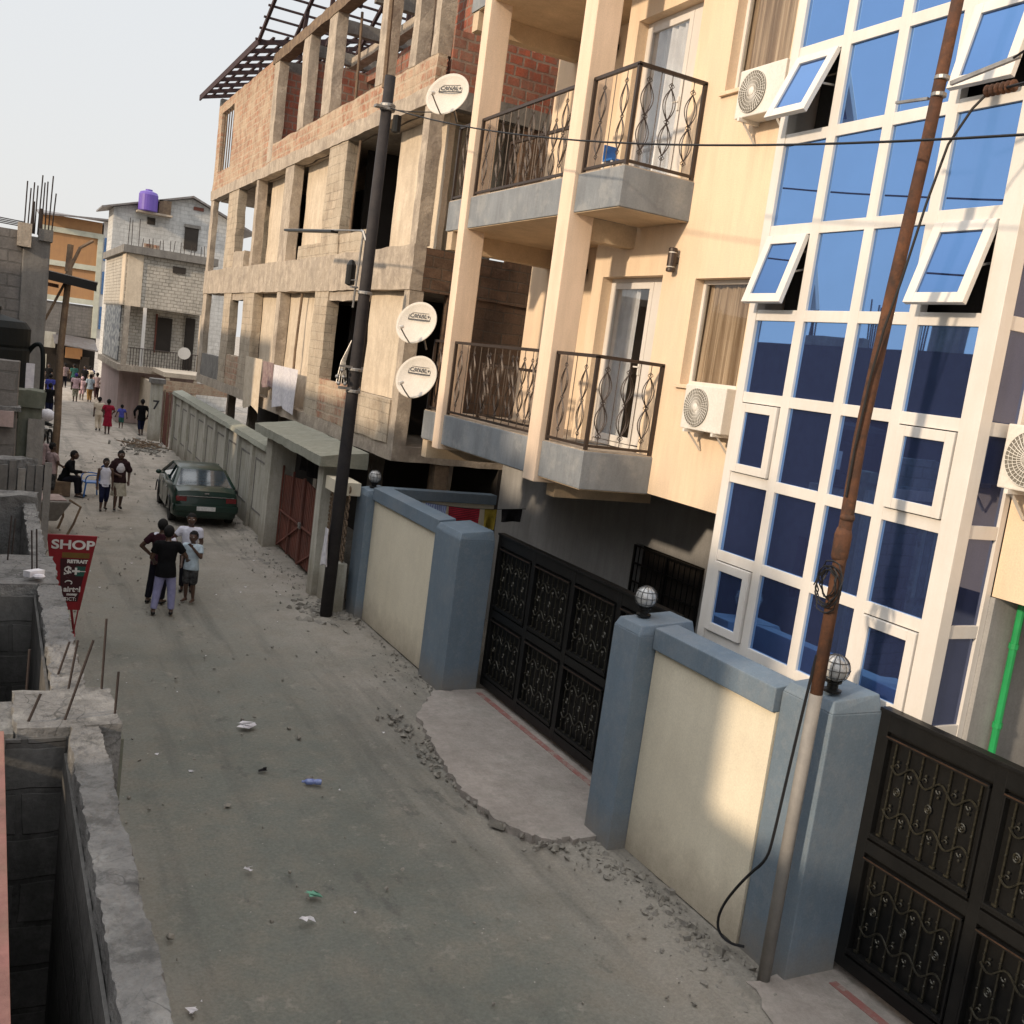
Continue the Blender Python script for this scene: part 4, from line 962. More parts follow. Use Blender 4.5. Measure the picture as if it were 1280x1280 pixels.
cl.build('clamp', 'galv', rp)
ins = MB()
for k_ in range(6): ins.lathe((.05, -.55-.045*k_, 7.72), [(.03, 0), (.045, .006), (.045, .02), (.03, .028)], 10, (0, -1, 0))
ins.build('insulator', 'rust', rp)
def sag(a, b, s, n=24): return [Vector(a).lerp(Vector(b), i/n)-Vector((0, 0, s*4*(i/n)*(1-i/n))) for i in range(n+1)]
def wire(a, b, s, r, label, name='overhead_wire', pts=None):
    mb = MB(); mb.tube(pts or sag(a, b, s), r, 5); return tag(mb.build(name, 'wire'), label, 'cable', 'overhead cables along the street')
wire((6.0, 17.85, 9.42), (6.3, 3.0, 7.12), .38, .011, 'long black cable sagging from the black pole across the balconies and the glass')
wire((5.98, 17.85, 9.40), (7.0, 17.1, 9.5), .05, .010, 'short grey cable from the black pole to the highest dish')
wire((6.56, 5.45, 7.93), (5.6, 1.0, 9.2), .05, .010, 'cable strung from the rusty pole out of the top right corner')
wire((6.56, 5.55, 7.72), (5.2, 1.0, 7.6), .08, .012, 'thick cable leaving the rusty pole at the right photo edge')
pts = [(6.55, 5.62, 7.7), (6.52, 5.7, 7.6), (6.50, 5.85, 7.35), (6.47, 5.93, 6.9), (6.45, 6.02, 6.3), (6.43, 6.09, 5.9), (6.43, 6.14, 5.5), (6.43, 6.17, 4.9), (6.43, 6.17, 4.5)]
wire(None, None, 0, .011, 'black service cable running down the upper part of the rusty pole', 'service_cable', pts)
mb = MB(); r_ = random.Random(5)
for q in range(7):
    cx, cz, rr = r_.uniform(-.03, .03), r_.uniform(-.04, .04), r_.uniform(.10, .2)
    mb.tube([(6.42+r_.uniform(-.02, .02), 6.17+cx+rr*math.cos(i*.4)*.8, 3.72+cz+rr*1.15*math.sin(i*.4)) for i in range(17)], .007, 4, False)
tag(mb.build('cable_coil', 'wire'), 'tangled coil of black cable hung on the rusty pole', 'cable')
pts = [(6.455, 6.20, 3.1), (6.44, 6.22, 2.7), (6.42, 6.25, 2.0), (6.40, 6.27, 1.35), (6.40, 6.30, 1.15), (6.41, 6.5, .9), (6.42, 6.72, .55), (6.43, 6.82, .3), (6.45, 6.80, .14), (6.5, 6.68, .09), (6.6, 6.58, .1)]
def smooth_pts(p, it=3):
    for _ in range(it):
        p = [p[0]]+sum([[tuple(.75*a+.25*b for a, b in zip(p[i], p[i+1])), tuple(.25*a+.75*b for a, b in zip(p[i], p[i+1]))] for i in range(len(p)-1)], [])+[p[-1]]
    return p
wire(None, None, 0, .014, 'black earth cable looping out from the foot of the rusty pole', 'earth_cable', smooth_pts(pts, 2))

def dish(loc, rz, label, arm_to):
    t = thing('satellite_dish', label, 'satellite dish', loc, rz, 'round satellite dishes')
    # faces local -x, tilted up; boresight b
    b = Vector((-1, 0, .38)).normalized(); r = .40; prof = [(r*i/10, -.11+.11*(i/10)**2) for i in range(11)]
    mb = MB(); az = b; ax = Vector((0, 1, 0)); ay = az.cross(ax); n = 40
    V = []; F = []
    for i, (rr, h) in enumerate(prof+[(r, -.012)]+[(p[0], p[1]-.012) for p in prof[::-1]]):
        for j in range(n):
            q = 2*math.pi*j/n; V.append(tuple(az*h+(ax*math.cos(q)+ay*math.sin(q))*max(rr, .001)))
    kk = 2*len(prof)+1
    for i in range(kk-1):
        for j in range(n): F.append((i*n+j, i*n+(j+1) % n, (i+1)*n+(j+1) % n, (i+1)*n+j))
    mb.add(V, F); rf = mb.build('reflector', 'dish', t, smooth=True)
    # flat face of the frame: text plane
    ez = b; ex = Vector((0, -1, 0)); ey = ez.cross(ex).normalized()
    def mat4(u, v, h, rot=0):
        M4 = Matrix((ex, ey, ez)).transposed().to_4x4(); M4.translation = ex*u+ey*v+ez*h; return M4 @ Matrix.Rotation(rot, 4, 'Z')
    text_mesh('lettering', 'CANAL+', .105, 'ink', rf, mat4(0.0, .15, -.060, -.0), .0015)
    lb = MB()
    for (u0, u1, v0, v1) in ((-.215, .215, .208, .214), (-.215, .215, .072, .09), (-.222, -.216, .072, .214), (.216, .222, .072, .214)):
        lb.obox(ex*(u0+u1)/2+ey*(v0+v1)/2+ez*-.060, ex*(u1-u0)/2, ey*(v1-v0)/2, ez*.003)
    lb.build('logo_box', 'ink', rf)
    mb = MB(); tip = ez*.42-ey*.30
    mb.tube([tuple(-ey*.40), tuple(-ey*.36+ez*.2), tuple(tip)], .013, 6); mb.build('lnb_arm', 'galv', t)
    MB().lathe(tuple(tip), [(.03, -.05), (.035, .0), (.03, .07)], 10, tuple((-tip).normalized())).build('lnb', 'plastic_w', t)
    mb = MB(); a = Vector(arm_to); mb.tube([tuple(-ez*.13), tuple(-ez*.25), tuple(a)], .02, 8); mb.build('mount', 'galv', t)
    return t
dish((6.62, 16.75, 9.62), R(38), 'round satellite dish highest up, between the brick parapet and the cream pillar', (.45, -.0, -.35))
dish((6.62, 16.95, 5.76), R(38), 'upper of the two round satellite dishes beside the lower balcony', (.3, -.1, -.45))
dish((6.62, 16.65, 4.82), R(38), 'lower of the two round satellite dishes beside the lower balcony', (.3, .1, -.3))
# ================================================================== LEFT SIDE: RAW PARAPET IN FRONT OF THE CAMERA
def rough_box(mb, x0, x1, y0, y1, z0, z1, st=.06, amp=.012, seed=0):
    """box whose long top and outer edges are lumpy mortar"""
    n = max(1, int((y1-y0)/st)); q = 9; V = []; F = []
    def off(a, b, c, s=1): return amp*s*(noise.noise(Vector((a*9+seed, b*9, c*9)))+.6*noise.noise(Vector((a*27, b*27+seed, c*20)))+.5*noise.noise(Vector((a*70, b*60+seed, c*50))))
    prof = [(x0, z0), (x0, z1-.02)]+[(x0+(x1-x0)*i/q, z1) for i in range(q+1)]+[(x1, z1-.03), (x1, z0)]
    k_ = len(prof)
    for i in range(n+1):
        y = y0+(y1-y0)*i/n
        for j, (x, z) in enumerate(prof):
            e = 1.6 if j in (1, 2, k_-3, k_-2) else 1
            V.append((x+off(x, y, z, e), y, z+(off(x+5, y, z, 1.2) if z > z0 else 0)))
    for i in range(n):
        for j in range(k_-1): F.append((i*k_+j, (i+1)*k_+j, (i+1)*k_+j+1, i*k_+j+1))
    F += [tuple(range(k_)), tuple(range(n*k_, (n+1)*k_))[::-1]]
    mb.add(V, F); return mb
m['charcoal'] = M('shade_dark_render', (.045, .045, .045), (.025, .025, .025), 4, .95, .6, 20)  # opposite walls coloured near-black so the glass mirrors them as shade
pw = thing('parapet_wall', 'rough unfinished block parapet with concrete tie beams running along the left edge of the photo', 'wall', (.45, 6, 0))
def PW(mb, name, mat, **kw):
    mb.v = [(x-.45, y-6, z) for x, y, z in mb.v]; return mb.build(name, mat, pw, **kw)
PW(rough_box(MB(), .385, .512, 1.2, 4.55, .0, 3.40, .018, .0085), 'wall', 'conc_rough')
PW(rough_box(MB(), .352, .495, 5.03, 7.15, .0, 3.37, .02, .010, 3), 'wall', 'conc_rough')
PW(rough_box(MB(), .335, .445, 7.97, 10.25, .0, 3.36, .025, .010, 7), 'wall', 'conc_rough')
PW(rough_box(MB(), .17, .60, 4.551, 5.029, .0, 3.402, .018, .008, 9), 'tie_beam', 'conc_rough')
PW(rough_box(MB(), -.9, .48, 7.151, 7.969, 3.0, 3.38, .05, .012, 11), 'tie_beam', 'conc_rough')
PW(rough_box(MB(), -.9, .46, 10.251, 10.6, .0, 3.42, .05, .02, 13), 'end_wall', 'conc_rough')
PW(MB().box(.558, .625, 4.60, 4.72, 2.9, 3.31), 'formwork_block', 'mossy')
PW(MB().box(-.9, -.8, 1.2, 10.2, -.02, 3.0), 'inner_wall', 'dark')
PW(MB().box(-.9, .36, 1.2, 10.2, -.02, .02), 'floor', 'dark')
PW(MB().box(-.79, .17, 4.6, 5.0, 3.05, 3.36), 'tie_beam', 'conc_rough')
PW(MB().box(-.79, .015, 1.0, 4.595, 3.2, 3.3), 'floor_slab', 'conc_dark'); PW(MB().box(-.79, .10, 5.01, 7.14, 3.0, 3.2), 'floor_slab', 'dark'); PW(MB().box(-.79, .10, 7.98, 10.2, 3.0, 3.2), 'floor_slab', 'dark')  # slabs added over the gap to shut out skylight and keep it dark
PW(MB().box(.08, .12, 1.0, 10.2, 0, 3.19), 'inner_wall', 'shadeblock'); PW(MB().box(.37, .382, 1.2, 4.5, 0, 3.30), 'shade_lining', 'shadeblock'); PW(MB().box(.14, .376, 4.53, 4.548, 0, 3.36), 'shade_lining', 'shadeblock'); PW(MB().box(.330, .344, 5.04, 7.14, 0, 3.31), 'shade_lining', 'shadeblock'); PW(MB().box(.12, .33, 7.12, 7.146, 0, 3.3), 'shade_lining', 'shadeblock')  # dark linings added to paint shade into the gap behind the parapet
mb = MB()
for (a, b) in (((.22, 4.63, 3.38), (.27, 4.65, 3.52)), ((.37, 4.64, 3.38), (.47, 4.66, 3.76)), ((.56, 5.02, 3.38), (.56, 5.04, 3.75)), ((.585, 4.67, 3.3), (.59, 4.69, 3.60)), ((.41, 5.03, 3.38), (.44, 5.05, 3.64)), ((.37, 5.36, 3.3), (.43, 5.38, 3.53)), ((.18, 7.83, 3.35), (.19, 7.85, 3.7)), ((.21, 8.04, 3.33), (.22, 8.06, 3.64)), ((.33, 7.48, 3.36), (.31, 7.5, 3.67)), ((.36, 7.48, 3.36), (.34, 7.5, 3.68)), ((.22, 5.2, 1.2), (.235, 5.1, 3.58))):
    mb.tube([a, b], .006, 6)
PW(mb, 'rebar', 'rebar')
mb = MB(); mb.obox((.33, 7.25, 3.43), (.045, .03, 0), (-.02, .02, 0), (0, 0, .02)); mb.ball((.36, 7.2, 3.42), .03, 8, (1.3, 1, .6)); 
tag(mb.build('plastic_bag', 'cl_white'), 'crumpled white bag caught on the left tie beam', 'bag')
m['pinkboard'] = M('pink_stained_board', (.30, .14, .12), (.20, .12, .09), 5, .85, .4, streak=.5)
mb = MB(); mb.box(.0, .132, 1.3, 4.54, 3.34, 3.40); tag(mb.build('formwork_board', 'pinkboard', bevel=.004), 'pink stained formwork board along the very left photo edge', 'board')
mb = MB(); mb.tube([(.285, 2.5, 2.2), (.275, 2.72, 3.1)], [.022, .004], 8); tag(mb.build('bamboo_stick', 'wood_yel'), 'pale orange pointed stick standing in the dark gap behind the parapet', 'stick')

# rest of the near left side, further along
lb = thing('building', 'grey block building with raw corner column and starter bars at the left photo edge', 'building', (0, 20, 0))
def LB(mb, name, mat, **kw):
    mb.v = [(x, y-20, z) for x, y, z in mb.v]; return mb.build(name, mat, lb, **kw)
LB(MB().box(-9, .40, 20.05, 27, -.05, 6.42), 'wall', 'block_grey'); LB(MB().box(.401, .83, 20.0, 20.4, -.05, 6.35), 'column', 'conc_dark', bevel=.02)
LB(MB().box(.50, .78, 20.401, 27, -.05, 6.2), 'wall', 'block_grey'); LB(MB().box(.30, .52, 19.9, 20.2, 6.15, 6.55), 'formwork_box', 'conc'); LB(MB().box(.63, .86, 19.95, 20.35, 6.3, 6.5), 'column_head', 'conc_dark')
mb = MB()
for i in range(9): mb.tube([(.40+i*.055, 20.15+.05*(i % 3), 6.4), (.40+i*.058+rnd.uniform(-.02, .02), 20.15+.05*(i % 3), 7.2+rnd.uniform(-.15, .25))], .012, 5)
LB(mb, 'rebar', 'rebar')
mb = MB()
for i in range(4): mb.tube([(-2, 20.2+i*.05, 6.55+.04*i), (.4, 20.2+i*.05, 6.50+.03*i)], .01, 5)
mb.tube([(.52, 20.1, 6.4), (.53, 20.1, 6.95)], [.04, .02], 5); mb.tube([(.66, 20.1, 6.4), (.65, 20.1, 6.85)], [.04, .02], 5)
LB(mb, 'rebar', 'rebar')
# opposite houses left of the camera: seen in the blue glass, and what shades the street
def house(name, label, x0, x1, y0, y1, h, wins, mat='charcoal', bars=True):
    t = thing(name, label, 'building', (x1, y0, 0), group='raw block houses opposite')
    def H(mb, nm, mt, **kw):
        mb.v = [(x-x1, y-y0, z) for x, y, z in mb.v]; return mb.build(nm, mt, t, **kw)
    H(grid_wall(MB(), (x1-.2, x1), y0, y1, 0, h, wins), 'wall', mat); H(MB().box(x0, x1-.2, y0, y1, h-.25, h-.02), 'roof_slab', 'conc_dark')
    H(MB().box(x0, x1-.21, y0, y0+.2, 0, h-.26), 'wall', mat); H(MB().box(x0, x1-.21, y1-.2, y1, 0, h-.26), 'wall', mat); H(MB().box(x1-1.5, x1-1.4, y0+.3, y1-.3, 0, h-.3), 'inner_wall', 'dark')
    if bars:
        r = random.Random(int(y0*10)); mb = MB()
        y = y0+.3
        while y < y1:
            for i in range(5): mb.tube([(x1-.1-.05*i, y+.1*i, h), (x1-.1-.05*i+r.uniform(-.05, .05), y+.1*i+r.uniform(-.08, .08), h+r.uniform(.7, 1.2))], .018, 5)
            y += r.uniform(1.1, 1.9)
        H(mb, 'rebar', 'rebar')
        for a_, b_, dz_ in ((7.2, 8.1, .25), (10.4, 12.1, .35), (13.2, 13.9, .9), (15.6, 17.5, .2)): H(MB().box(x1-.2, x1-.01, a_, b_, h+.002, h+dz_), 'roof_wall', 'conc_dark', rug=.03, step=.3)
        H(MB().box(x1-3, x1-2, 11.0, 12.6, h, h+1.9), 'stair_hut', 'block_grey')
house('building', 'low raw block house beside the photographer, reflected in the blue glass', -9, -.95, -7, 3.7, 4.1, [(-4, -3, 1, 2.2), (0, 1, 1, 2.2)], bars=False)
house('building', 'raw block house with starter bars on its roof, reflected in the blue glass', -9, -1.0, 5.5, 19.5, 6.55, [(7, 8.2, 4.2, 5.4), (10, 11.4, 4.0, 5.6), (14, 15.2, 4.2, 5.4), (7, 8.2, 1, 2.4), (11, 12, 0, 2.2), (15, 16.4, 1, 2.4)])
house('building', 'taller block house further up the left side that shades the street', -9, -.6, 28.5, 60, 8.0, [(30, 31.2, 1, 2.3), (36, 37.2, 4, 5.3)], bars=False)
# walls, tank and mossy pier between the parapet and the street lamp
def stone_wall(name, label, parts, grp=None):
    x, y = parts[0][1], parts[0][3]
    t = thing(name, label, 'wall', (x, y, 0), group=grp)
    for (nm, x0, x1, y0, y1, z0, z1, mt) in parts:
        mb = rough_box(MB(), x0-x, x1-x, y0-y, y1-y, z0, z1, .05, .012, x0*7+y0); mb.build(nm, mt, t)
stone_wall('block_wall', 'grey block wall stub under the black water tank', [('wall', -2, .30, 13.0, 13.25, 0, 4.52, 'block_grey'), ('ledge', -2, .34, 12.93, 13.35, 3.95, 4.0, 'conc_rough')])
tag(MB().box(-1.5, .27, 12.88, 12.97, 3.77, 3.95).build('faded_panel', 'pinkwall'), 'faded pink panel set in the block wall stub at the left photo edge', 'panel')
stone_wall('pier', 'mossy green and grey rendered pier right of the block wall stub', [('shaft', .33, .57, 13.3, 13.6, 0, 3.98, 'mossy'), ('cap', .31, .60, 13.25, 13.65, 3.981, 4.18, 'mossy'), ('shaft', .44, .60, 13.2, 13.29, 0, 3.85, 'conc_dark')])
tag(MB().box(.30, .50, 14.2, 14.25, 4.1, 4.45).build('sheet', 'cl_white'), 'small white sheet behind the mossy pier', 'sheet')
fn = thing('plank_fence', 'weathered grey plank fence left of the mossy pier', 'fence', (.2, 11.8, 0))
for i in range(16):
    MB().box(-.9+i*.085, -.9+i*.085+.072, -.01+.012*(i % 2), .02+.012*(i % 2), 2.2, 3.50+rnd.uniform(-.05, .05)).build('plank', 'greyplank' if i % 3 else 'conc_dark', fn)
rb = rough_box(MB(), -1.1, .30, .05, .25, 1.5, 3.55, .05, .02, 4); rb.build('top_rail', 'conc_rough', fn)
tk = thing('water_tank', 'round black plastic water tank standing behind the block wall stub', 'water tank', (-.12, 14.4, 3.75))
MB().lathe((0, 0, 0), [(.52, 0), (.56, .04), (.56, .25), (.545, .28), (.56, .31), (.56, .85), (.545, .88), (.56, .91), (.56, 1.12), (.5, 1.2), (.2, 1.27), (.2, 1.31)], 32).build('shell', 'tankblack', tk, smooth=False)
MB().lathe((0, 0, 1.31), [(.2, 0), (.21, .01), (.21, .05), (.19, .06)], 24).build('lid', 'tankblack', tk)
MB().box(-.6, .5, -.55, .55, -.15, -.01).build('stand', 'conc_dark', tk)
mb = MB(); mb.tube(smooth_pts([(.50, .0, .75), (.60, -.1, .95), (.70, -.15, .95), (.72, -.15, .6), (.71, -.15, 0), (.71, -.15, -.8)]), .028, 8); mb.build('pipe', 'tankblack', tk, smooth=True)

# lamp on a crooked timber pole
lp = thing('street_lamp', 'crooked timber pole with a dark solar lamp panel and propping sticks', 'lamp', (1.76, 31.46, 0))
MB().tube([(0, 0, -.05), (0.02, 0, 2), (-.03, 0, 4), (.06, 0, 6.2), (.04, 0, 6.9)], [.11, .10, .095, .085, .06], 10).build('pole', 'wood', lp, smooth=True)
mb = MB(); mb.obox((.12, -.15, 6.02), (.66, 0, -.07), (0, .3, -.02), (0, 0, .03)); mb.obox((.12, -.45, 5.92), (.64, 0, -.07), (0, .03, 0), (0, 0, .09)); mb.build('solar_panel', 'black', lp)
MB().obox((.12, -.14, 6.06), (.67, 0, -.07), (0, .31, -.02), (0, 0, .012)).build('panel_edge', 'galv', lp)
mb = MB(); mb.tube([(-.55, .1, 4.6), (-.02, .05, 5.9)], .04, 6); mb.tube([(0, 0, 6.1), (.3, 0, 6.9), (.62, .1, 7.15)], [.06, .05, .05], 6); mb.tube([(.02, 0, 6.2), (.05, 0, 6.95)], .09, 6); mb.build('prop', 'wood', lp)
mb = MB(); mb.obox((-.45, -.1, 5.78), (.26, 0, -.02), (0, .06, 0), (0, 0, .05)); mb.build('battery_box', 'rust', lp)

# SHOP sign ------------------------------------------------------------------
sg = thing('shop_sign', 'dark red SHOP board on a splayed metal foot beyond the parapet', 'sign', (1.3, 17.0, 0), R(-4))
mb = MB(); mb.hexa([(-.20, -.02, .46), (.155, -.02, .46), (.155, .02, .46), (-.20, .02, .46)], [(-.38, -.02, 1.68), (.36, -.02, 1.68), (.36, .02, 1.68), (-.38, .02, 1.68)])
bd = mb.build('board', 'redsign', sg, bevel=.004)
mb = MB(); mb.hexa([(-.12, -.0255, .60), (.13, -.0255, .60), (.13, -.0245, .60), (-.12, -.0245, .60)], [(-.16, -.0255, 1.30), (.24, -.0255, 1.30), (.24, -.0245, 1.30), (-.16, -.0245, 1.30)]); mb.build('dark_field', 'signblack', bd)
MB().box(-.14, .26, -.0265, -.0245, 1.315, 1.40).build('brown_stripe', 'signgold', bd)
def sgn(txt, x, z, size, mat='signwhite', bold=.004, sx=1):
    M4 = Matrix.Translation((x, -.0275, z)) @ Matrix.Rotation(R(90), 4, 'X') @ Matrix.Diagonal((sx, 1, 1, 1)); return text_mesh('lettering', txt, size, mat, bd, M4, bold, .0008)
sgn('SHOP', .01, 1.52, .20, 'signwhite', .006, 1.25); sgn('RETRAIT', .09, 1.255, .075, sx=1.05); sgn('$+', .02, 1.09, .21, bold=.008); sgn('airtel', .04, .80, .12, bold=.004); sgn('money', .04, .72, .055); sgn('TICT:', .02, .64, .075, bold=.001)
MB().hexa([(.07, -.0275, 1.02), (.20, -.0275, 1.02), (.20, -.0258, 1.02), (.07, -.0258, 1.02)], [(.07, -.0275, 1.18), (.22, -.0275, 1.18), (.22, -.0258, 1.18), (.07, -.0258, 1.18)]).build('green_field', 'signgreen', bd)
mb = MB(); mb.beam((.06, -.029, 1.10), (.22, -.029, 1.10), .002, .014, (0, 0, 1)); mb.tube([(-.02+.05*math.cos(a), -.029, .91+.032*math.sin(a)) for a in [-.8+i*.32 for i in range(13)]], .009, 6); mb.build('swoosh', 'signwhite', bd)
mb = MB(); mb.beam((.15, 0, .46), (.10, .0, .02), .02, .05); mb.beam((.05, 0, .46), (.12, .1, .0), .02, .035); mb.beam((.12, -.2, .02), (.1, .25, .02), .04, .03); mb.beam((.34, .03, 1.66), (.16, .03, .45), .03, .03); mb.build('foot', 'redsign', sg)

# stool-like basin cart
bt = thing('wheelbarrow', 'battered grey basin on a wooden stand beyond the parapet', 'barrow', (1.22, 25.4, -.12), R(10))
mb = MB(); mb.hexa([(-.45, -.3, .42), (.3, -.3, .42), (.3, .3, .42), (-.45, .3, .42)], [(-.75, -.5, .92), (.55, -.5, .92), (.55, .5, .92), (-.75, .5, .92)]); mb.build('basin', 'conc_dark', bt, bevel=.05)
MB().box(-.66, .46, -.4, .4, .921, .95).build('load', 'pinkwall', bt, bevel=.02)
mb = MB(); mb.tube([(.5, -.4, .95), (.75, -.45, .8), (.62, -.45, .4), (.45, -.4, 0)], .03, 6); mb.tube([(.5, .4, .95), (.6, .45, .4), (.45, .4, 0)], .03, 6); mb.build('handle', 'wood', bt)
MB().lathe((-.5, 0, .2), [(.0, -.04), (.2, -.04), (.21, 0), (.2, .04), (0, .04)], 18, (0, 1, 0)).build('wheel', 'tyre', bt)

# ================================================================== FAR END OF THE STREET
h1 = thing('house', 'two storey block house with a railed balcony, grey slab roof and starter bars', 'house', (5.35, 52, 0))
def H1(mb, nm, mt, **kw):
    mb.v = [(x-5.35, y-52, z) for x, y, z in mb.v]; return mb.build(nm, mt, kw.pop('parent', h1), **kw)
m['pattern'] = MB_brick('openwork_pale_block', (.52, .48, .42), (.44, .41, .36), (.20, .18, .15), .30, .16, .02, .3, (.55, .5, .43))
m['vent'] = (lambda t: (t.l(t.ramp((lambda v_: (t.l(t.coords(), v_.inputs['Vector']), v_)[1])(t.n('TexVoronoi')).outputs['Distance'], [(.35, (.55, .54, .5)), (.5, (.16, .17, .18))]), t.b.inputs['Base Color']), t.m)[1])(NT('vent_block'))
m['vent'].node_tree.nodes['Voronoi Texture'].inputs['Scale'].default_value = 3.2
H1(MB().box(5.45, 9.2, 52, 62, 5.7, 8.15), 'upper_wall', 'pattern'); H1(MB().box(5.25, 9.6, 51.7, 62, 8.151, 8.5), 'roof_slab', 'conc_dark')
H1(MB().box(5.56, 9.2, 53.2, 62, 2.9, 5.69), 'balcony_wall', 'pattern'); H1(MB().box(5.35, 9.5, 51.6, 62, 2.6, 2.9), 'balcony_slab', 'conc'); H1(MB().box(5.6, 9.2, 53, 62, 0, 2.59), 'lower_wall', 'pinkwall')
H1(MB().box(5.50, 5.549, 53.5, 61, 3.0, 8.14), 'vent_wall', 'vent'); H1(MB().box(5.5, 6.2, 51.95, 51.999, 5.7, 8.14), 'corner_render', 'render'); H1(MB().box(5.40, 5.449, 52, 53.4, 5.7, 8.14), 'corner_render', 'render')
H1(MB().box(7.55, 8.15, 51.93, 52.0, 7.55, 7.85), 'vent_opening', 'dark')
H1(MB().box(7.2, 7.9, 53.10, 53.199, 3.7, 5.35), 'window', 'dark'); H1(MB().box(7.12, 7.19, 53.08, 53.199, 3.6, 5.5), 'window_frame', 'rust_red'); H1(MB().box(8.55, 9.0, 53.10, 53.199, 2.95, 5.5), 'door', 'dark')
H1(MB().box(6.35, 6.5, 51.8, 51.95, 2.9, 5.699), 'column', 'white'); H1(MB().box(5.5, 5.75, 51.75, 52, 2.9, 5.699), 'column', 'conc'); H1(MB().box(9.0, 9.2, 51.75, 51.95, 2.9, 5.699), 'column', 'render')
mb = MB()
for i in range(26): mb.tube([(5.9+i*.13, 51.7, 2.9), (5.9+i*.13, 51.7, 3.75)], .014, 4)
mb.tube([(5.8, 51.7, 3.75), (9.2, 51.7, 3.75)], .02, 4); H1(mb, 'railing', 'iron')
mb = MB()
for i in range(26):
    if i % 3: mb.tube([(5.3+i*.16, 52.1, 8.5), (5.3+i*.16+rnd.uniform(-.04, .04), 52.1, 9.0+(.7 if i < 5 else 0)+rnd.uniform(-.1, .1))], .016, 4)
H1(mb, 'rebar', 'rebar'); mb = MB()
for i in range(5): mb.box(6.2+i*.14, 6.32+i*.14, 52.2, 52.4, 8.501, 8.72)
H1(mb, 'brick_stack', 'brick')
tag(MB().lathe((8.35, 51.55, 3.75), [(.0, 0), (.2, .02), (.3, .09)], 20, (-.3, -1, .3)).build('satellite_dish', 'dish'), 'small white dish on the balcony railing of the far block house', 'satellite dish')
h2 = thing('house', 'tall pale patterned block house with a low gable roof behind the balcony house', 'house', (5.6, 66, 0))
def H2(mb, nm, mt, **kw):
    mb.v = [(x-5.6, y-66, z) for x, y, z in mb.v]; return mb.build(nm, mt, kw.pop('parent', h2), **kw)
m['pale_block'] = MB_brick('pale_patterned_block', (.56, .56, .55), (.50, .50, .49), (.40, .40, .39), .42, .24, .02, .3, (.58, .57, .55))
mb = MB(); x0, x1, xa = 6.0, 13.5, 10.4; ze, za = 11.45, 12.75; y0 = 66
mb.add([(x0, y0, 0), (x1, y0, 0), (x1, y0, 11.5), (xa, y0, za), (x0, y0, ze), (x0, y0+3, 0), (x1, y0+3, 0), (x1, y0+3, 11.5), (xa, y0+3, za), (x0, y0+3, ze)], [(0, 1, 2, 3, 4), (5, 6, 7, 8, 9), (0, 4, 9, 5), (1, 2, 7, 6)])
H2(mb, 'wall', 'pale_block')
mb = MB(); mb.hexa([(x0-.7, y0-.4, ze-.18), (xa, y0-.4, za+.02), (xa, y0+3.4, za+.02), (x0-.7, y0+3.4, ze-.18)], [(x0-.7, y0-.4, ze-.08), (xa, y0-.4, za+.14), (xa, y0+3.4, za+.14), (x0-.7, y0+3.4, ze-.08)])
mb.hexa([(xa+.001, y0-.4, za+.02), (x1+.8, y0-.4, 11.2), (x1+.8, y0+3.4, 11.2), (xa+.001, y0+3.4, za+.02)], [(xa+.001, y0-.4, za+.14), (x1+.8, y0-.4, 11.32), (x1+.8, y0+3.4, 11.32), (xa+.001, y0+3.4, za+.14)]); H2(mb, 'roof', 'sheet')
H2(MB().box(7.9, 8.35, 65.93, 65.999, 10.8, 11.2), 'window', 'dark'); H2(MB().box(10.1, 10.9, 65.9, 65.999, 9.7, 11.0), 'window', 'dark'); H2(MB().box(10.05, 11.0, 65.85, 65.999, 11.01, 11.2), 'lintel', 'conc_dark'); H2(MB().box(10.5, 11.1, 65.93, 65.999, 12.1, 12.3), 'vent', 'rust_red')
H2(MB().box(7.2, 9.2, 65.1, 65.999, 11.35, 11.45), 'shelf', 'conc'); H2(MB().box(8.45, 9.15, 65.6, 65.999, 11.451, 12.3), 'timber_hatch', 'wood')
pt = thing('water_tank', 'purple plastic water tank on the shelf of the tall pale house', 'water tank', (7.80, 65.40, 11.46)); MB().lathe((0, 0, 0), [(.50, 0), (.55, .05), (.55, .95), (.48, 1.1), (.2, 1.2)], 24).build('shell', 'purple', pt, smooth=False); MB().lathe((0, 0, 1.2), [(.2, 0), (.2, .07)], 16).build('lid', 'purple', pt)
h3 = thing('building', 'orange building with pale horizontal bands and blue windows closing the street', 'building', (4, 80, 0))
def H3(mb, nm, mt, **kw):
    mb.v = [(x-4, y-80, z) for x, y, z in mb.v]; return mb.build(nm, mt, kw.pop('parent', h3), **kw)
H3(MB().box(2.6, 6.6, 80, 83, 5.9, 11.5), 'wall', 'orange'); H3(MB().box(2.6, 6.6, 80, 83, 3.3, 5.55), 'wall', 'block_grey'); H3(MB().box(2.6, 6.7, 79.9, 83, 0, 3.29), 'ground_floor', 'dark')
for z in (5.62, 8.05, 10.35): H3(MB().box(2.6, 6.7, 79.85, 80.2, z, z+.36), 'band', 'palegreen')
H3(MB().box(6.35, 6.7, 79.82, 80.1, 3.3, 10.34), 'pilaster', 'palegreen'); H3(MB().box(6.701, 7.4, 80, 83, 3.3, 11.6), 'side_bay', 'white')
for z in (4, 6.5, 8.9): H3(MB().box(6.8, 7.2, 79.93, 79.999, z, z+1.6), 'window', 'glass_blue')
mb = MB(); mb.hexa([(2.4, 79, 11.3), (7.5, 79, 11.7), (7.5, 84, 11.9), (2.4, 84, 11.9)], [(2.4, 79, 11.42), (7.5, 79, 11.82), (7.5, 84, 12.02), (2.4, 84, 12.02)]); H3(mb, 'roof', 'sheet')
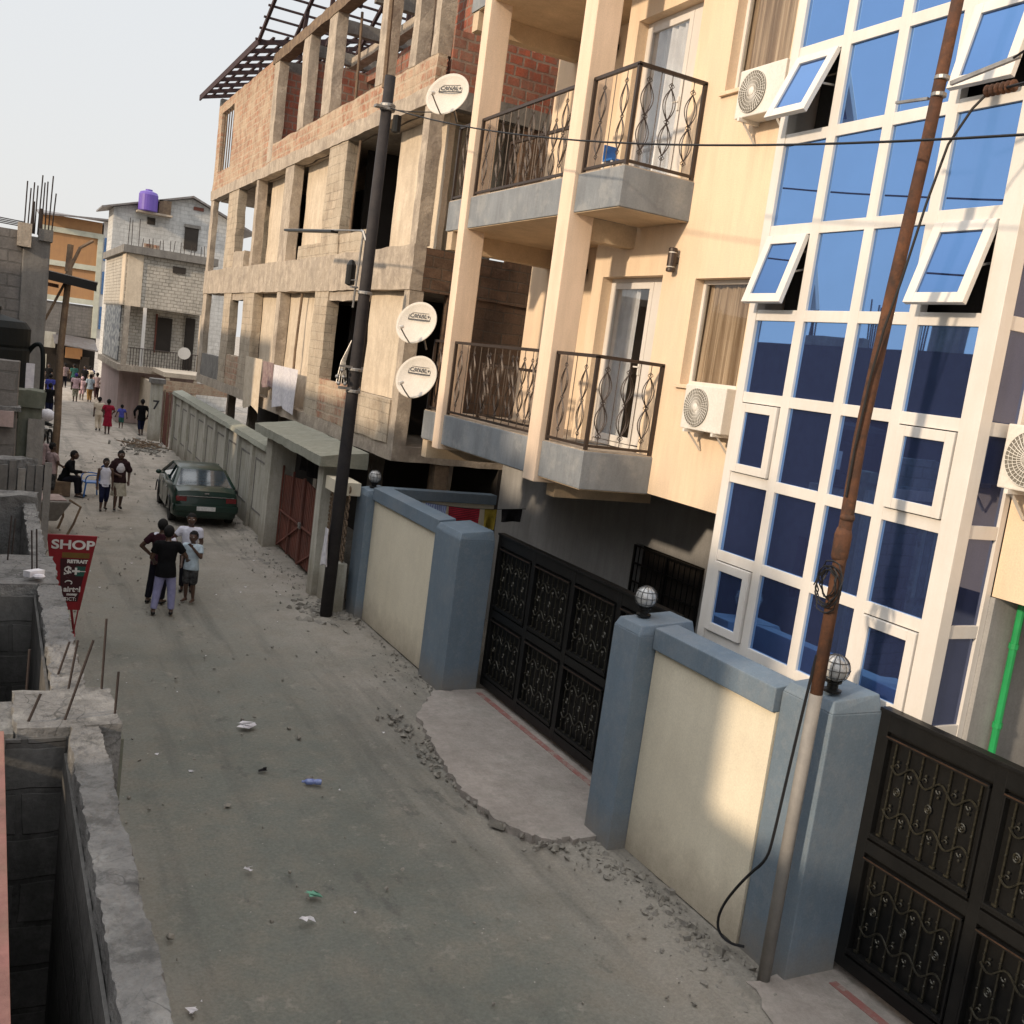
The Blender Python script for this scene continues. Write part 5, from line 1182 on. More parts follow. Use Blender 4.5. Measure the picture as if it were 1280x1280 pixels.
mb = MB(); mb.hexa([(3.8, 76.5, 2.7), (6.6, 76.5, 2.45), (6.6, 79.8, 3.1), (3.8, 79.8, 3.3)], [(3.8, 76.5, 2.78), (6.6, 76.5, 2.53), (6.6, 79.8, 3.18), (3.8, 79.8, 3.38)]); H3(mb, 'awning', 'sheet')
for x, w, z0, z1, mt in ((2.7, 1.3, 2.3, 3.4, 'render2'), (4.7, 1.1, 1.7, 2.45, 'orange'), (3.0, .5, .3, 1.8, 'render2'), (5.7, .6, .5, 1.9, 'dark')):
    H3(MB().box(x, x+w, 79.2, 79.6, z0, z1), 'shop_board', mt)
# stalls under the awning
for i, (x, y, w, hh, mt, lab) in enumerate([(2.6, 74, 1.1, .8, 'cl_blue', 'low stall table with pale goods left of the far awning'), (4.1, 75.5, 1.3, .9, 'wood', 'brown timber stall under the far awning'), (5.7, 76, .8, 1.0, 'tankblack', 'dark stall at the right end of the far awning')]):
    t = thing('market_stall', lab, 'stall', (x, y, 0), group='stalls at the street end'); MB().box(0, w, 0, .6, hh-.08, hh).build('table_top', mt, t)
    for a in (.05, w-.1):
        for b in (.05, .5): MB().box(a, a+.05, b, b+.05, 0, hh-.081).build('leg', 'wood', t)
    mb = MB()
    for q in range(7): mb.ball((.1+q*(w-.2)/6, .3, hh+.09), .1, 8)
    mb.build('goods', ['cl_white', 'wood_yel', 'cl_navy'][i], t)
# right side fences between the grey wall and the balcony house
def fence(name, label, y0, y1, h, mat, x=6.85, corr=True, cat='fence'):
    t = thing(name, label, cat, (x, y0, 0)); mb = MB()
    if corr:
        n = int((y1-y0)/.12)
        V = []
        for i in range(n+1):
            o = .03*math.sin(i*1.57); V += [(o, (y1-y0)*i/n, 0), (o, (y1-y0)*i/n, h+.04*math.sin(i*.7))]
        mb.add(V, [(2*i, 2*i+2, 2*i+3, 2*i+1) for i in range(n)]); mb.build('sheet', mat, t)
    else: mb.box(0, .18, 0, y1-y0, -.05, h); mb.build('panel', mat, t)
    for yy in (0, y1-y0-.08): MB().box(-.07, -.02, yy, yy+.08, -.05, h+.1).build('post', 'wood', t)
    return t
fence('metal_gate', 'open red brown sheet gate at the far end of the grey panelled wall', 43.9, 45.6, 2.2, 'rust_red', 6.75, cat='gate')
t = thing('pier', 'pale grey gate pier marked with a black 7', 'pillar', (6.45, 46.3, 0)); pr = MB().box(-.2, .25, -.25, .3, -.05, 2.5).build('shaft', 'render2', t); MB().box(-.28, .33, -.35, .4, 2.501, 2.7).build('cap', 'conc_dark', t)
text_mesh('number', '7', .55, 'ink', pr, Matrix.Translation((.0, -.256, 1.55)) @ Matrix.Rotation(R(90), 4, 'X'), .01)
fence('boundary_wall', 'peach washed wall of a yard before the balcony house', 47, 53.5, 2.35, 'render', 6.6, False, 'wall')
fence('sheet_fence', 'faded pink sheet fence beyond the peach wall', 54, 60.5, 2.6, 'pinkwall', 6.5)
fence('sheet_fence', 'grey zinc sheet fence at the far right of the street', 61, 70, 2.7, 'sheet', 6.55)
t = thing('canopy', 'peach lit slab canopy on posts in front of the balcony house', 'canopy', (6.9, 47.5, 0)); MB().box(0, 3.3, 0, 4.0, 2.75, 2.95).build('slab', 'render', t); MB().box(.02, 3.2, .02, .2, 2.1, 2.6).build('beam', 'brick', t)
for xx in (.1, 1.3, 3.0): MB().box(xx, xx+.16, .05, .2, 0, 2.749).build('post', 'render', t)
mb = MB()
for i in range(40): mb.tube([(rnd.gauss(5.75, .4), rnd.gauss(43.6, .5), .02), (rnd.gauss(5.75, .4), rnd.gauss(43.6, .5), rnd.uniform(.05, .25))], .02, 4)
tag(mb.build('debris', 'wood'), 'heap of sticks and rubble by the red gate up the street', 'debris', kind='stuff')
# litter
def litter(name, label, x, y, mat, fn):
    mb = MB(); fn(mb); o = mb.build(name, mat, smooth=False); o.location = (x, y, .01); return tag(o, label, 'litter')
m['bottleblue'] = M('blue_bottle', (.12, .16, .38), (.2, .25, .45), 20, .25, .1, spec=.6); m['papergreen'] = MF('green_wrapper', (.16, .36, .26))
litter('bottle', 'crushed blue plastic bottle lying in the road', 3.64, 10.95, 'bottleblue', lambda mb: mb.lathe((0, 0, .035), [(.014, -.12), (.014, -.09), (.035, -.06), (.036, 0), (.028, .03), (.036, .06), (.034, .11), (.01, .115)], 12, (1, -.25, 0)))
def crump(s, n, sd):
    def f(mb):
        r = random.Random(sd); V = [(r.uniform(-s, s)*1.3, r.uniform(-s, s), r.uniform(0, s*.5)) for _ in range(n+2)]; mb.add(V, [(i, i+1, i+2) for i in range(n)])
    return f
litter('wrapper', 'pale green wrapper on the road', 2.99, 8.57, 'papergreen', crump(.07, 10, 1)); litter('paper', 'white torn paper beyond the blue bottle', 3.28, 12.83, 'cl_white', crump(.11, 14, 2))
litter('paper', 'small white scrap just below the green wrapper', 2.82, 8.16, 'cl_white', crump(.06, 12, 3)); litter('plastic_bag', 'small black bag scrap in the middle of the road', 3.16, 11.44, 'cl_black', crump(.06, 12, 4))
litter('paper', 'white scrap left of the green wrapper', 2.5, 9.17, 'cl_white', crump(.045, 8, 5)); litter('paper', 'white scrap at the bottom edge of the photo', 1.63, 7.17, 'cl_white', crump(.05, 10, 6)); litter('paper', 'tiny white scrap near the parapet', 2.36, 11.55, 'cl_white', crump(.035, 8, 7))
r_ = random.Random(11)
mb = MB()
for i in range(60):
    x, y, s = r_.uniform(1, 6.1), r_.uniform(6, 42), r_.uniform(.012, .035); a = r_.random()*3
    mb.add([(x+s*math.cos(a+q*1.57)*(1 if q % 2 else .6), y+s*math.sin(a+q*1.57), .012+.01*(q % 2)) for q in range(4)], [(0, 1, 2, 3)])
tag(mb.build('litter', 'cl_white'), 'tiny scraps of paper and plastic scattered over the dirt road', 'litter', kind='stuff')
# ================================================================== CAR
def car():
    t = thing('car', 'dark green parked saloon seen from behind beside the grey wall', 'car', (5.28, 28.9, 0), R(-2))
    st = [(-2.14, .66, .34, .60), (-2.10, .76, .26, .74), (-2.04, .81, .22, .93), (-1.75, .84, .20, 1.00), (-1.2, .85, .19, 1.01), (-.3, .86, .19, .98), (.6, .86, .19, .96), (1.1, .85, .2, .93), (1.7, .82, .21, .86), (2.02, .76, .24, .74), (2.12, .62, .32, .60)]
    V = []; k_ = 14
    for (y, w, zb, zt) in st:
        pr = [(w*.86, zb), (w*.97, zb+.06), (w, zb+(zt-zb)*.35), (w*1.0, zb+(zt-zb)*.62), (w*.965, zt-.07), (w*.90, zt-.015), (w*.55, zt+.012)]
        V += [(x, y, z) for x, z in pr]+[(-x, y, z) for x, z in pr[::-1]]
    F = [(i*k_+j, i*k_+(j+1) % k_, (i+1)*k_+(j+1) % k_, (i+1)*k_+j) for i in range(len(st)-1) for j in range(k_)]
    F += [tuple(range(k_)), tuple(range((len(st)-1)*k_, len(st)*k_))]
    mb = MB(); mb.add(V, F); body = mb.build('body', 'carpaint', t, smooth=True)
    sm = body.modifiers.new('s', 'EDGE_SPLIT'); sm.split_angle = R(38)
    # glasshouse
    b = [(-.77, -1.62), (.77, -1.62), (.77, 1.12), (-.77, 1.12)]; c = [(-.58, -.98), (.58, -.98), (.60, .28), (-.60, .28)]; zb, zt = .985, 1.375
    mb = MB(); mb.hexa([(x, y, zb-.02) for x, y in b], [(x, y, zt) for x, y in c]); gh = mb.build('windows', 'carglass', t)
    mb = MB(); mb.hexa([(x*1.05, y*1.03, zt-.015) for x, y in c], [(x*.93, y*.93, zt+.045) for x, y in c]); mb.build('roof', 'carpaint', t, bevel=.03, smooth=True)
    mb = MB(); L = lambda i, f: (b[i][0]+(c[i][0]-b[i][0])*f, b[i][1]+(c[i][1]-b[i][1])*f, zb-.01+(zt-zb)*f)
    for i in range(4): mb.beam(L(i, 0), L(i, 1), .07, .06)
    for s in (-1, 1):
        mb.beam((s*.775, -.28, zb), (s*.60, -.33, zt), .06, .02); mb.beam((s*.78, -1.05, zb), (s*.605, -.85, zt), .05, .02)
        mb.beam((s*.785, -1.6, zb), (s*.785, 1.1, zb), .02, .03)
    mb.build('pillars', 'carpaint', t)
    mb = MB(); mb.box(-.79, .79, -2.17, -2.02, .40, .58); mb.box(-.84, -.80, -2.1, -1.75, .40, .58); mb.box(.80, .84, -2.1, -1.75, .40, .58); mb.build('bumper', 'carpaint', t, bevel=.03)
    mb = MB(); mb.box(-.70, .70, -2.125, -2.09, .80, .815); mb.box(-.78, .78, -1.63, -1.60, .985, 1.0); mb.build('trim', 'chrome', t)
    for s in (-1, 1):
        x0, x1 = sorted((s*.50, s*.77)); MB().box(x0, x1, -2.125, -2.02, .66, .79).build('tail_lamp', 'lampred', t, bevel=.015)
    MB().box(-.24, .24, -2.185, -2.171, .44, .55).build('number_plate', 'plate', t, bevel=.004)
    mb = MB(); mb.box(-.745, .745, -2.118, -2.108, .60, .606); mb.box(-.80, -.794, -2.05, -1.68, .90, .99); mb.box(.794, .80, -2.05, -1.68, .90, .99); mb.build('panel_gap', 'black', t)
    for s in (-1, 1):
        for y in (-.95, .10, .98): MB().box(min(s*.853, s*.863), max(s*.853, s*.863), y, y+.008, .30, .93).build('door_gap', 'black', t)
    mb = MB()
    for i in range(5): mb.beam((-.62+.02*i, -1.52+.12*i, 1.03+.075*i), (.62-.02*i, -1.52+.12*i, 1.03+.075*i), .004, .003)
    mb.build('heater_lines', 'rust', t)
    MB().box(-.06, .06, -2.10, -2.065, .87, .905).build('badge', 'chrome', t)
    for s in (-1, 1):
        for y in (-1.32, 1.32):
            w = MB(); w.lathe((s*.74, y, .31), [(.2, -.09), (.30, -.09), (.315, -.06), (.315, .06), (.30, .09), (.2, .09)], 28, (1, 0, 0)).build('wheel', 'tyre', t)
            wo = t.children[-1]
            MB().lathe((s*.80, y, .31), [(.205, -.02), (.205, .015), (.16, .02), (.05, .03), (.0, .035)], 20, (s, 0, 0)).build('rim', 'galv', wo)
            mb = MB(); mb.tube([(s*.862, y+.37*math.cos(a), .31+.37*math.sin(a)) for a in [i*math.pi/12 for i in range(13)]], .02, 6); mb.build('wheel_arch', 'black', t)
        mb = MB(); mb.ball((s*.93, .72, 1.0), .09, 10, (.9, .5, .75)); mb.box(min(s*.78, s*.9), max(s*.78, s*.9), .7, .76, .96, .99); mb.build('mirror', 'carpaint', t, smooth=True)
        for y in (-.75, .15): MB().box(min(s*.855, s*.885), max(s*.855, s*.885), y, y+.16, .80, .825).build('door_handle', 'chrome', t)
    mb = MB(); mb.box(-.45, .45, -.9, -.75, .95, 1.2); mb.box(-.5, -.1, .1, .25, .95, 1.25); mb.box(.1, .5, .1, .25, .95, 1.25); mb.build('seats', 'tyre', t, bevel=.04)
    mb = MB(); mb.lathe((-.45, -2.12, .25), [(.025, -.1), (.025, .1)], 10, (0, 1, 0)); mb.build('exhaust', 'galv', t)
car()

# ================================================================== PEOPLE
def remesh(mb, vox, name, mat, parent, sm=2):
    me = bpy.data.meshes.new(name); me.from_pydata(mb.v, [], mb.f); bm = bmesh.new(); bm.from_mesh(me); bmesh.ops.recalc_face_normals(bm, faces=bm.faces); bm.to_mesh(me); bm.free()
    o = bpy.data.objects.new(name, me); COL.objects.link(o)
    r = o.modifiers.new('r', 'REMESH'); r.mode = 'VOXEL'; r.voxel_size = vox; r.use_smooth_shade = True
    s = o.modifiers.new('s', 'SMOOTH'); s.iterations = sm; s.factor = .5
    bpy.context.view_layer.update(); dg = bpy.context.evaluated_depsgraph_get()
    me2 = bpy.data.meshes.new_from_object(o.evaluated_get(dg)); bpy.data.objects.remove(o); me2.name = name
    me2.materials.clear(); me2.materials.append(m[mat]); 
    for p in me2.polygons: p.use_smooth = True
    o = bpy.data.objects.new(name, me2); COL.objects.link(o); o.parent = parent; return o
def limb(mb, a, b, ra, rb):
    a, b = Vector(a), Vector(b); d = (b-a).normalized(); n = 4
    pts = [a-d*ra*math.cos(i*math.pi/2/n) for i in range(n)]+[a, b]+[b+d*rb*math.sin(i*math.pi/2/n) for i in range(1, n+1)]
    rs = [max(.001, ra*math.sin(i*math.pi/2/n)) for i in range(n)]+[ra, rb]+[max(.001, rb*math.cos(i*math.pi/2/n)) for i in range(1, n+1)]
    mb.tube(pts, rs, 12)
def eloft(mb, secs, n=20):
    V = []; k_ = len(secs)
    for (z, cx, cy, rx, ry) in secs:
        for j in range(n): a = 2*math.pi*j/n; V.append((cx+rx*math.cos(a), cy+ry*math.sin(a), z))
    F = [(i*n+j, i*n+(j+1) % n, (i+1)*n+(j+1) % n, (i+1)*n+j) for i in range(k_-1) for j in range(n)]+[tuple(range(n))[::-1], tuple(range((k_-1)*n, k_*n))]
    mb.add(V, F)
def person(label, x, y, h, face, top, bottom, arms=None, legs=None, sleeve='short', kind='trousers', shoes='black', child=0, dz=0, hairlen=0, lean=0, eyes=False, cap=None, group=None, hem=.46):
    """figure facing local -Y; arms/legs = (side: elbow, wrist)/(knee, ankle) in units of body height"""
    t = thing('person', label, 'person', (x, y, 0), face, group)
    U_ = lambda p: Vector(p)*h
    def UP(p):   # upper body points: lean forward and lower by dz
        p = Vector(p); zz = p.z-.5; return Vector((p.x, p.y-zz*math.sin(lean), .5+zz*math.cos(lean)+dz))*h
    arms = arms or {}; legs = legs or {}; hd = 1+.22*child; vox = .0105
    b = MB()
    def torso(mb, k_=1.0, z_lo=.46, extra=0, flare=1):
        S = [(z_lo, .094*flare, .070), (.52, .092, .068), (.60, .080, .058), (.68, .088, .062), (.76, .102, .062), (.80, .088, .052), (.83, .045, .040)]
        secs = []
        for z, rx, ry in S:
            if z < z_lo: continue
            p = UP((0, 0, z)); secs.append((p.z, p.x, p.y, rx*k_*h+extra, ry*k_*h+extra))
        eloft(mb, secs)
    torso(b, .93)
    limb(b, UP((0, .004, .80)), UP((0, -.004, .875)), .034*h, .030*h)
    hc = UP((0, -.008, .925)); 
    b.ball(hc, .068*h*hd, 16, (.78, .92, 1)); b.ball(hc+Vector((0, -.018*h, -.032*h))*hd, .044*h*hd, 12, (.85, .9, .95)); b.ball(hc+Vector((0, -.062*h, -.008*h))*hd, .011*h, 8, (.8, 1, 1.3)); b.ball(hc+Vector((0, -.056*h, -.035*h))*hd, .012*h, 8, (1.4, .7, .6))
    for s in (-1, 1): b.ball(hc+Vector((s*.053*h, 0, -.004*h))*hd, .014*h, 8, (.5, .9, 1.2))
    A_ = {}
    for s, sd in ((-1, 'R'), (1, 'L')):
        sh = UP((s*.108, 0, .785)); el, wr = arms.get(sd, ((s*.135, .01, .62), (s*.135, -.03, .475)))
        el, wr = UP(el), UP(wr); A_[sd] = (sh, el, wr)
        limb(b, UP((s*.04, 0, .79)), sh, .040*h, .036*h); limb(b, sh, el, .034*h, .025*h); limb(b, el, wr, .025*h, .017*h)
        d = (wr-el).normalized(); side = Vector((0, -1, 0)).cross(d); side = side.normalized() if side.length > .2 else Vector((1, 0, 0)); nrm = d.cross(side)
        pc = wr+d*.035*h; limb(b, wr, pc, .016*h, .019*h); limb(b, pc-side*.012*h, pc+side*.012*h+d*.01*h, .013*h, .013*h)
        for q, (o_, ln) in enumerate(((-.019, .036), (-.007, .042), (.006, .040), (.018, .032))):
            p0 = pc+side*o_*h+d*.012*h; p1 = p0+d*ln*.6*h+nrm*.004*h; p2 = p1+d*ln*.45*h+nrm*.014*h; limb(b, p0, p1, max(.0075, .0055*h), .0075); limb(b, p1, p2, .0075, .0065)
        p0 = pc-side*.02*h-d*.015*h; limb(b, p0, p0-side*.018*h+d*.022*h, .0085, .007)
    Lg = {}
    for s, sd in ((-1, 'R'), (1, 'L')):
        hp = Vector((s*.048, 0, .485+dz))*h; kn, an = legs.get(sd, ((s*.052, -.008, .27), (s*.055, .012, .045))); kn, an = U_(kn), U_(an); Lg[sd] = (hp, kn, an)
        limb(b, hp, kn, .055*h, .036*h); limb(b, kn, kn.lerp(an, .35), .034*h, .034*h); limb(b, kn.lerp(an, .3), an, .034*h, .021*h)
        limb(b, an+Vector((0, .012*h, -.02*h)), an+Vector((s*.01*h, -.085*h, -.028*h)), .022*h, .016*h)
    body = remesh(b, vox, 'body', 'skin', t)
    # clothes
    c = MB()
    if sleeve == 'none':
        torso(c, 1.06, hem, .003)
        for s in (-1, 1): limb(c, UP((s*.05, 0, .80)), UP((s*.075, 0, .79)), .03*h, .035*h)
    else:
        torso(c, 1.12, hem, .006, 1.06)
        for sd in 'RL':
            sh, el, wr = A_[sd]; s = -1 if sd == 'R' else 1
            limb(c, UP((s*.03, 0, .79)), sh, .044*h, .046*h)
            if sleeve == 'short': e = sh.lerp(el, .62); c.tube([sh, e], [.046*h, .041*h], 12)
            else: limb(c, sh, el, .045*h, .034*h); c.tube([el-(wr-el)*.05, el.lerp(wr, .93)], [.034*h, .026*h], 12)
    remesh(c, vox, 'top', top, t, 3)
    c = MB()
    if kind in ('trousers', 'shorts', 'capri'):
        f = {'trousers': 1.0, 'shorts': .0, 'capri': .5}[kind]
        p = UP((0, 0, .5)); eloft(c, [(p.z-.06*h, 0, p.y, .088*h, .068*h), (p.z, 0, p.y, .100*h, .076*h), (p.z+.05*h, 0, p.y, .092*h, .068*h)])
        for sd in 'RL':
            hp, kn, an = Lg[sd]; limb(c, hp, kn.lerp(hp, .0 if f else .12), .062*h, (.047 if f else .060)*h)
            if f: e = kn.lerp(an, f*.93); limb(c, kn, kn.lerp(e, .4), .047*h, .044*h); c.tube([kn.lerp(e, .3), e], [.044*h, .037*h], 12)
    else:
        lo = {'skirt': .24, 'dress': .22}[kind]; p = UP((0, 0, .5))
        eloft(c, [(lo*h, 0, 0, .135*h, .10*h), ((lo+.12)*h, 0, 0, .115*h, .088*h), (p.z, 0, p.y, .102*h, .078*h), (p.z+.06*h, 0, p.y, .09*h, .067*h)])
    remesh(c, vox, {'trousers': 'trousers', 'shorts': 'shorts', 'capri': 'trousers', 'skirt': 'skirt', 'dress': 'skirt'}[kind], bottom, t, 3)
    c = MB(); c.ball(hc+Vector((0, .010*h, .012*h))*hd, .073*h*hd, 16, (.80, .90, .98))
    if hairlen: c.ball(hc+Vector((0, .045*h, .03*h))*hd, .05*h, 10, (1.2, 1, 1)); 
    o = c.build('hair' if not cap else 'head_cover', 'hair' if not cap else cap, t, smooth=True)
    # cut the hair cap away from the face
    bm = bmesh.new(); bm.from_mesh(o.data); dl = [v for v in bm.verts if v.co.z < hc.z-.012*h*hd and v.co.y < hc.y+.02*h or (v.co.y < hc.y-.035*h*hd and v.co.z < hc.z+.030*h*hd)]
    bmesh.ops.delete(bm, geom=dl, context='VERTS'); bm.to_mesh(o.data); bm.free()
    if eyes:
        for s in (-1, 1): e = MB(); e.ball(hc+Vector((s*.024*h, -.053*h, .006*h))*hd, .0085*h, 8, (1.2, .6, .8)); e.build('eye', 'eyewhite', t); e = MB(); e.ball(hc+Vector((s*.024*h, -.0565*h, .006*h))*hd, .005*h, 8); e.build('pupil', 'hair', t)
    for sd in 'RL':
        an = Lg[sd][2]; s = -1 if sd == 'R' else 1; f = MB(); limb(f, an+Vector((0, .016*h, -.030*h)), an+Vector((s*.01*h, -.090*h, -.034*h)), .024*h, .019*h)
        f.v = [(a, b_, max(c_, .004)) for a, b_, c_ in f.v]; f.build('shoe', shoes, t, smooth=True)
    return t
m['eyewhite'] = M('eye', (.7, .68, .62), None, 5, .3, 0)
C = lambda n, c, c2=None, **k_: m.setdefault(n, MF(n, c, c2, 9, .9, **k_))
C('black_tee', (.007, .007, .008)); C('lilac', (.25, .25, .40), (.20, .20, .34)); C('white_tee', (.60, .60, .68), (.50, .50, .58)); C('maroon', (.10, .02, .035)); C('dark_trousers', (.012, .012, .018)); C('pale_blue_tee', (.42, .50, .56)); C('black_shorts', (.015, .014, .015), (.08, .08, .08))
C('cream_skirt', (.46, .43, .35)); C('navy', (.012, .015, .04)); C('red_dress', (.26, .015, .035)); C('blue_kid', (.08, .09, .38)); C('green_short', (.04, .12, .10)); C('pink_tee', (.60, .42, .45)); C('ochre', (.35, .20, .07)); C('camo', (.12, .12, .08), (.4, .38, .3)); C('brown_dark', (.05, .03, .03)); C('pale_pink', (.36, .27, .27)); C('purple_scarf', (.06, .05, .22)); C('stripe_top', (.5, .45, .42), None, stripes=('Z', 5, (.06, .05, .07)))
C('dark_maroon_top', (.035, .012, .018))  # the cloth itself is dark maroon
PI = math.pi
G1 = 'children and youths talking in the road'
person('youth in black T-shirt and lilac trousers with his back to the camera', 2.98, 18.4, 1.62, R(172), 'black_tee', 'lilac', {'R': ((-.20, -.03, .66), (-.22, -.14, .60)), 'L': ((.16, -.02, .63), (.13, -.12, .56))}, {'R': ((-.075, -.01, .27), (-.085, .0, .045)), 'L': ((.075, -.01, .27), (.10, .02, .045))}, hem=.43, lean=.06, group=G1)

yb_ = person('youth behind the black T-shirt in dark clothes with one hand on the hip', 2.98, 19.15, 1.60, R(150), 'dark_maroon_top', 'dark_trousers', {'L': ((.22, .03, .66), (.12, -.03, .55)), 'R': ((-.15, -.02, .64), (-.12, -.1, .55))}, {'L': ((.08, .0, .27), (.10, .03, .045))}, group=G1)
mb = MB(); eloft(mb, [(.765*1.6, 0, 0, .150, .108), (.80*1.6, 0, 0, .150, .100), (.83*1.6, 0, 0, .08, .07)]); [limb(mb, Vector((sx*.06, 0, .80))*1.6, Vector((sx*.125, .0, .765))*1.6, .066, .074) for sx in (-1, 1)]; remesh(mb, .012, 'shoulder_panel', 'white_tee', yb_)
person('youth in white T-shirt facing the camera beside the dark green car', 3.66, 20.1, 1.56, R(-12), 'white_tee', 'dark_trousers', {'R': ((-.2, .0, .67), (-.14, -.08, .62)), 'L': ((.14, .0, .64), (.10, -.06, .52))}, eyes=True, group=G1)
person('child in pale blue top and black shorts with a hand raised to the face', 3.58, 19.30, 1.36, R(-35), 'pale_blue_tee', 'black_shorts', {'L': ((.15, -.05, .66), (.06, -.14, .80)), 'R': ((-.14, .0, .63), (-.11, -.08, .54))}, kind='shorts', shoes='skin', child=.4, eyes=True, group=G1)
G2 = 'people walking in the street'
walk = {'R': ((-.05, -.06, .27), (-.05, -.02, .045)), 'L': ((.05, .01, .27), (.05, .10, .06))}
C('wrap_brown', (.035, .018, .02))
w_ = person('woman with a dark shawl and cream skirt walking towards the camera', 3.25, 28.75, 1.62, R(2), 'wrap_brown', 'cream_skirt', {'R': ((-.14, .0, .63), (-.04, -.12, .60)), 'L': ((.15, .02, .64), (.14, -.03, .50))}, walk, 'short', 'skirt', child=.1, group=G2, eyes=True)
mb = MB()
for s in (-1, 1): limb(mb, Vector((s*.05, .02, .81))*1.62, Vector((s*.145, .02, .68))*1.62, .062*1.62, .055*1.62)
eloft(mb, [(.56*1.62, 0, -.01, .16, .115), (.62*1.62, 0, -.01, .155, .115), (.64*1.62, 0, .0, .14, .10)]); remesh(mb, .012, 'shawl', 'wrap_brown', w_)
mb = MB(); mb.ball((0, -.055, 1.15), .155, 14, (.82, .52, 1.15)); mb.build('blouse_front', 'cl_white', w_, smooth=True)
person('child in white vest and dark shorts walking at the woman\'s side', 2.87, 28.55, 1.40, R(4), 'stripe_top' if 0 else 'white_tee', 'navy', None, walk, 'none', 'capri', child=.35, eyes=True, group=G2)
person('girl in a long red dress walking away up the street', 4.68, 47.35, 1.52, R(180), 'red_dress', 'red_dress', {'R': ((-.17, .02, .66), (-.12, -.06, .6)), 'L': ((.17, .02, .66), (.12, -.06, .6))}, walk, 'short', 'dress', child=.2, hairlen=1, group=G2)
person('child in pale shirt and trousers just left of the red dress', 4.40, 48.4, 1.50, R(180), 'cl_cream', 'cl_cream', None, walk, child=.2, group=G2)
person('small child in blue top and green shorts alone in the street', 5.55, 50.2, 1.10, R(175), 'blue_kid', 'green_short', {'L': ((.19, .0, .64), (.23, -.02, .52)), 'R': ((-.19, .0, .64), (-.21, .0, .5))}, None, 'short', 'shorts', 'skin', child=.6, group=G2)
person('man in loose black jacket walking by the peach wall', 6.12, 47.7, 1.64, R(-172), 'black_tee', 'navy', {'R': ((-.20, .0, .65), (-.16, -.04, .52)), 'L': ((.20, .0, .65), (.17, -.04, .52))}, walk, 'long', 'capri', group=G2, hem=.42)
G3 = 'people gathered at the far end of the street'
person('person in pink shirt and patterned shorts with a purple head cover', 4.38, 62.8, 1.62, R(178), 'pink_tee', 'camo', None, walk, 'short', 'capri', cap='purple_scarf', group=G3)
person('small child in pink close behind the pink shirted person', 4.85, 64.6, 1.35, R(178), 'pink_tee', 'pink_tee', None, None, 'short', 'shorts', child=.5, cap='pink_tee', group=G3)
person('person in pale blue shirt and ochre trousers', 5.2, 63.6, 1.6, R(185), 'pale_blue_tee', 'ochre', None, walk, group=G3)
person('person in dark brown with bare arms right of the pale blue shirt', 5.75, 65.8, 1.62, R(185), 'pale_pink', 'brown_dark', None, walk, group=G3)
person('person in striped top and black trousers with folded arms', 6.02, 64.2, 1.62, R(180), 'stripe_top', 'dark_trousers', {'R': ((-.17, -.02, .65), (-.03, -.12, .66)), 'L': ((.17, -.02, .65), (.03, -.12, .66))}, group=G3)
for (x, y, hh, lab, tp) in ((5.45, 71, 1.7, 'tall figure in black before the awning', 'black_tee'), (4.9, 72.5, 1.66, 'figure in dark green before the awning', 'green_short'), (5.9, 73.0, 1.6, 'figure in a pale top at the right of the awning', 'cl_cream'), (4.4, 73.5, 1.6, 'figure in grey at the left of the awning', 'cl_purple'), (3.3, 70.5, 1.6, 'dark figure beyond the crooked timber pole', 'black_tee')):
    person(lab, x, y, hh, R(rnd.uniform(-60, 200)), tp, 'dark_trousers', group=G3)
person('person in black T-shirt and navy shorts seen from behind beside the crooked timber pole', 2.52, 51.5, 1.68, R(180), 'black_tee', 'navy', None, None, 'short', 'capri', group=G2)
person('person in bright blue behind the black T-shirt at the left', 2.85, 58.5, 1.68, R(170), 'blue_kid', 'cl_cream', group=G2)
G4 = 'people resting by the crooked timber pole'
person('person in pale pink shirt standing just left of the crooked timber pole', 1.62, 29.9, 1.55, R(120), 'pale_pink', 'black_shorts', {'R': ((-.14, -.04, .64), (-.08, -.14, .60))}, None, 'short', 'capri', 'skin', group=G4)
person('person in pink standing half hidden behind the pale pink shirt', 1.42, 31.3, 1.62, R(150), 'pale_pink', 'dark_trousers', group=G4)
person('man in dark clothes sitting with an arm stretched along the blue chair', 1.98, 30.6, 1.70, R(75), 'black_tee', 'dark_trousers', {'R': ((-.16, -.10, .66), (-.14, -.27, .66)), 'L': ((.15, -.06, .64), (.08, -.18, .56))}, {'R': ((-.07, -.22, .30), (-.07, -.24, .045)), 'L': ((.07, -.22, .30), (.08, -.26, .045))}, 'long', dz=-.21, lean=.35, group=G4)
tag(MB().box(-.28, .22, -.22, .25, 0, .42).build('crate', 'wood', bevel=.02), 'low wooden crate under the sitting man', 'crate').location = (1.95, 30.6, 0)
ch = thing('plastic_chair', 'bright blue plastic chair beside the sitting man', 'chair', (2.72, 30.7, 0), R(-80))
MB().hexa([(-.22, -.22, .40), (.22, -.22, .40), (.2, .2, .40), (-.2, .2, .40)], [(-.22, -.22, .44), (.22, -.22, .44), (.2, .2, .43), (-.2, .2, .43)]).build('seat', 'bluechair', ch, bevel=.01)
mb = MB(); mb.tube(smooth_pts([(-.22, .2, .43), (-.23, .30, .8), (-.12, .34, .90), (.12, .34, .90), (.23, .30, .8), (.22, .2, .43)], 2), .02, 6)
for i in range(4): mb.beam((-.13+i*.087, .22, .44), (-.12+i*.08, .335, .88), .05, .012)
mb.build('backrest', 'bluechair', ch)
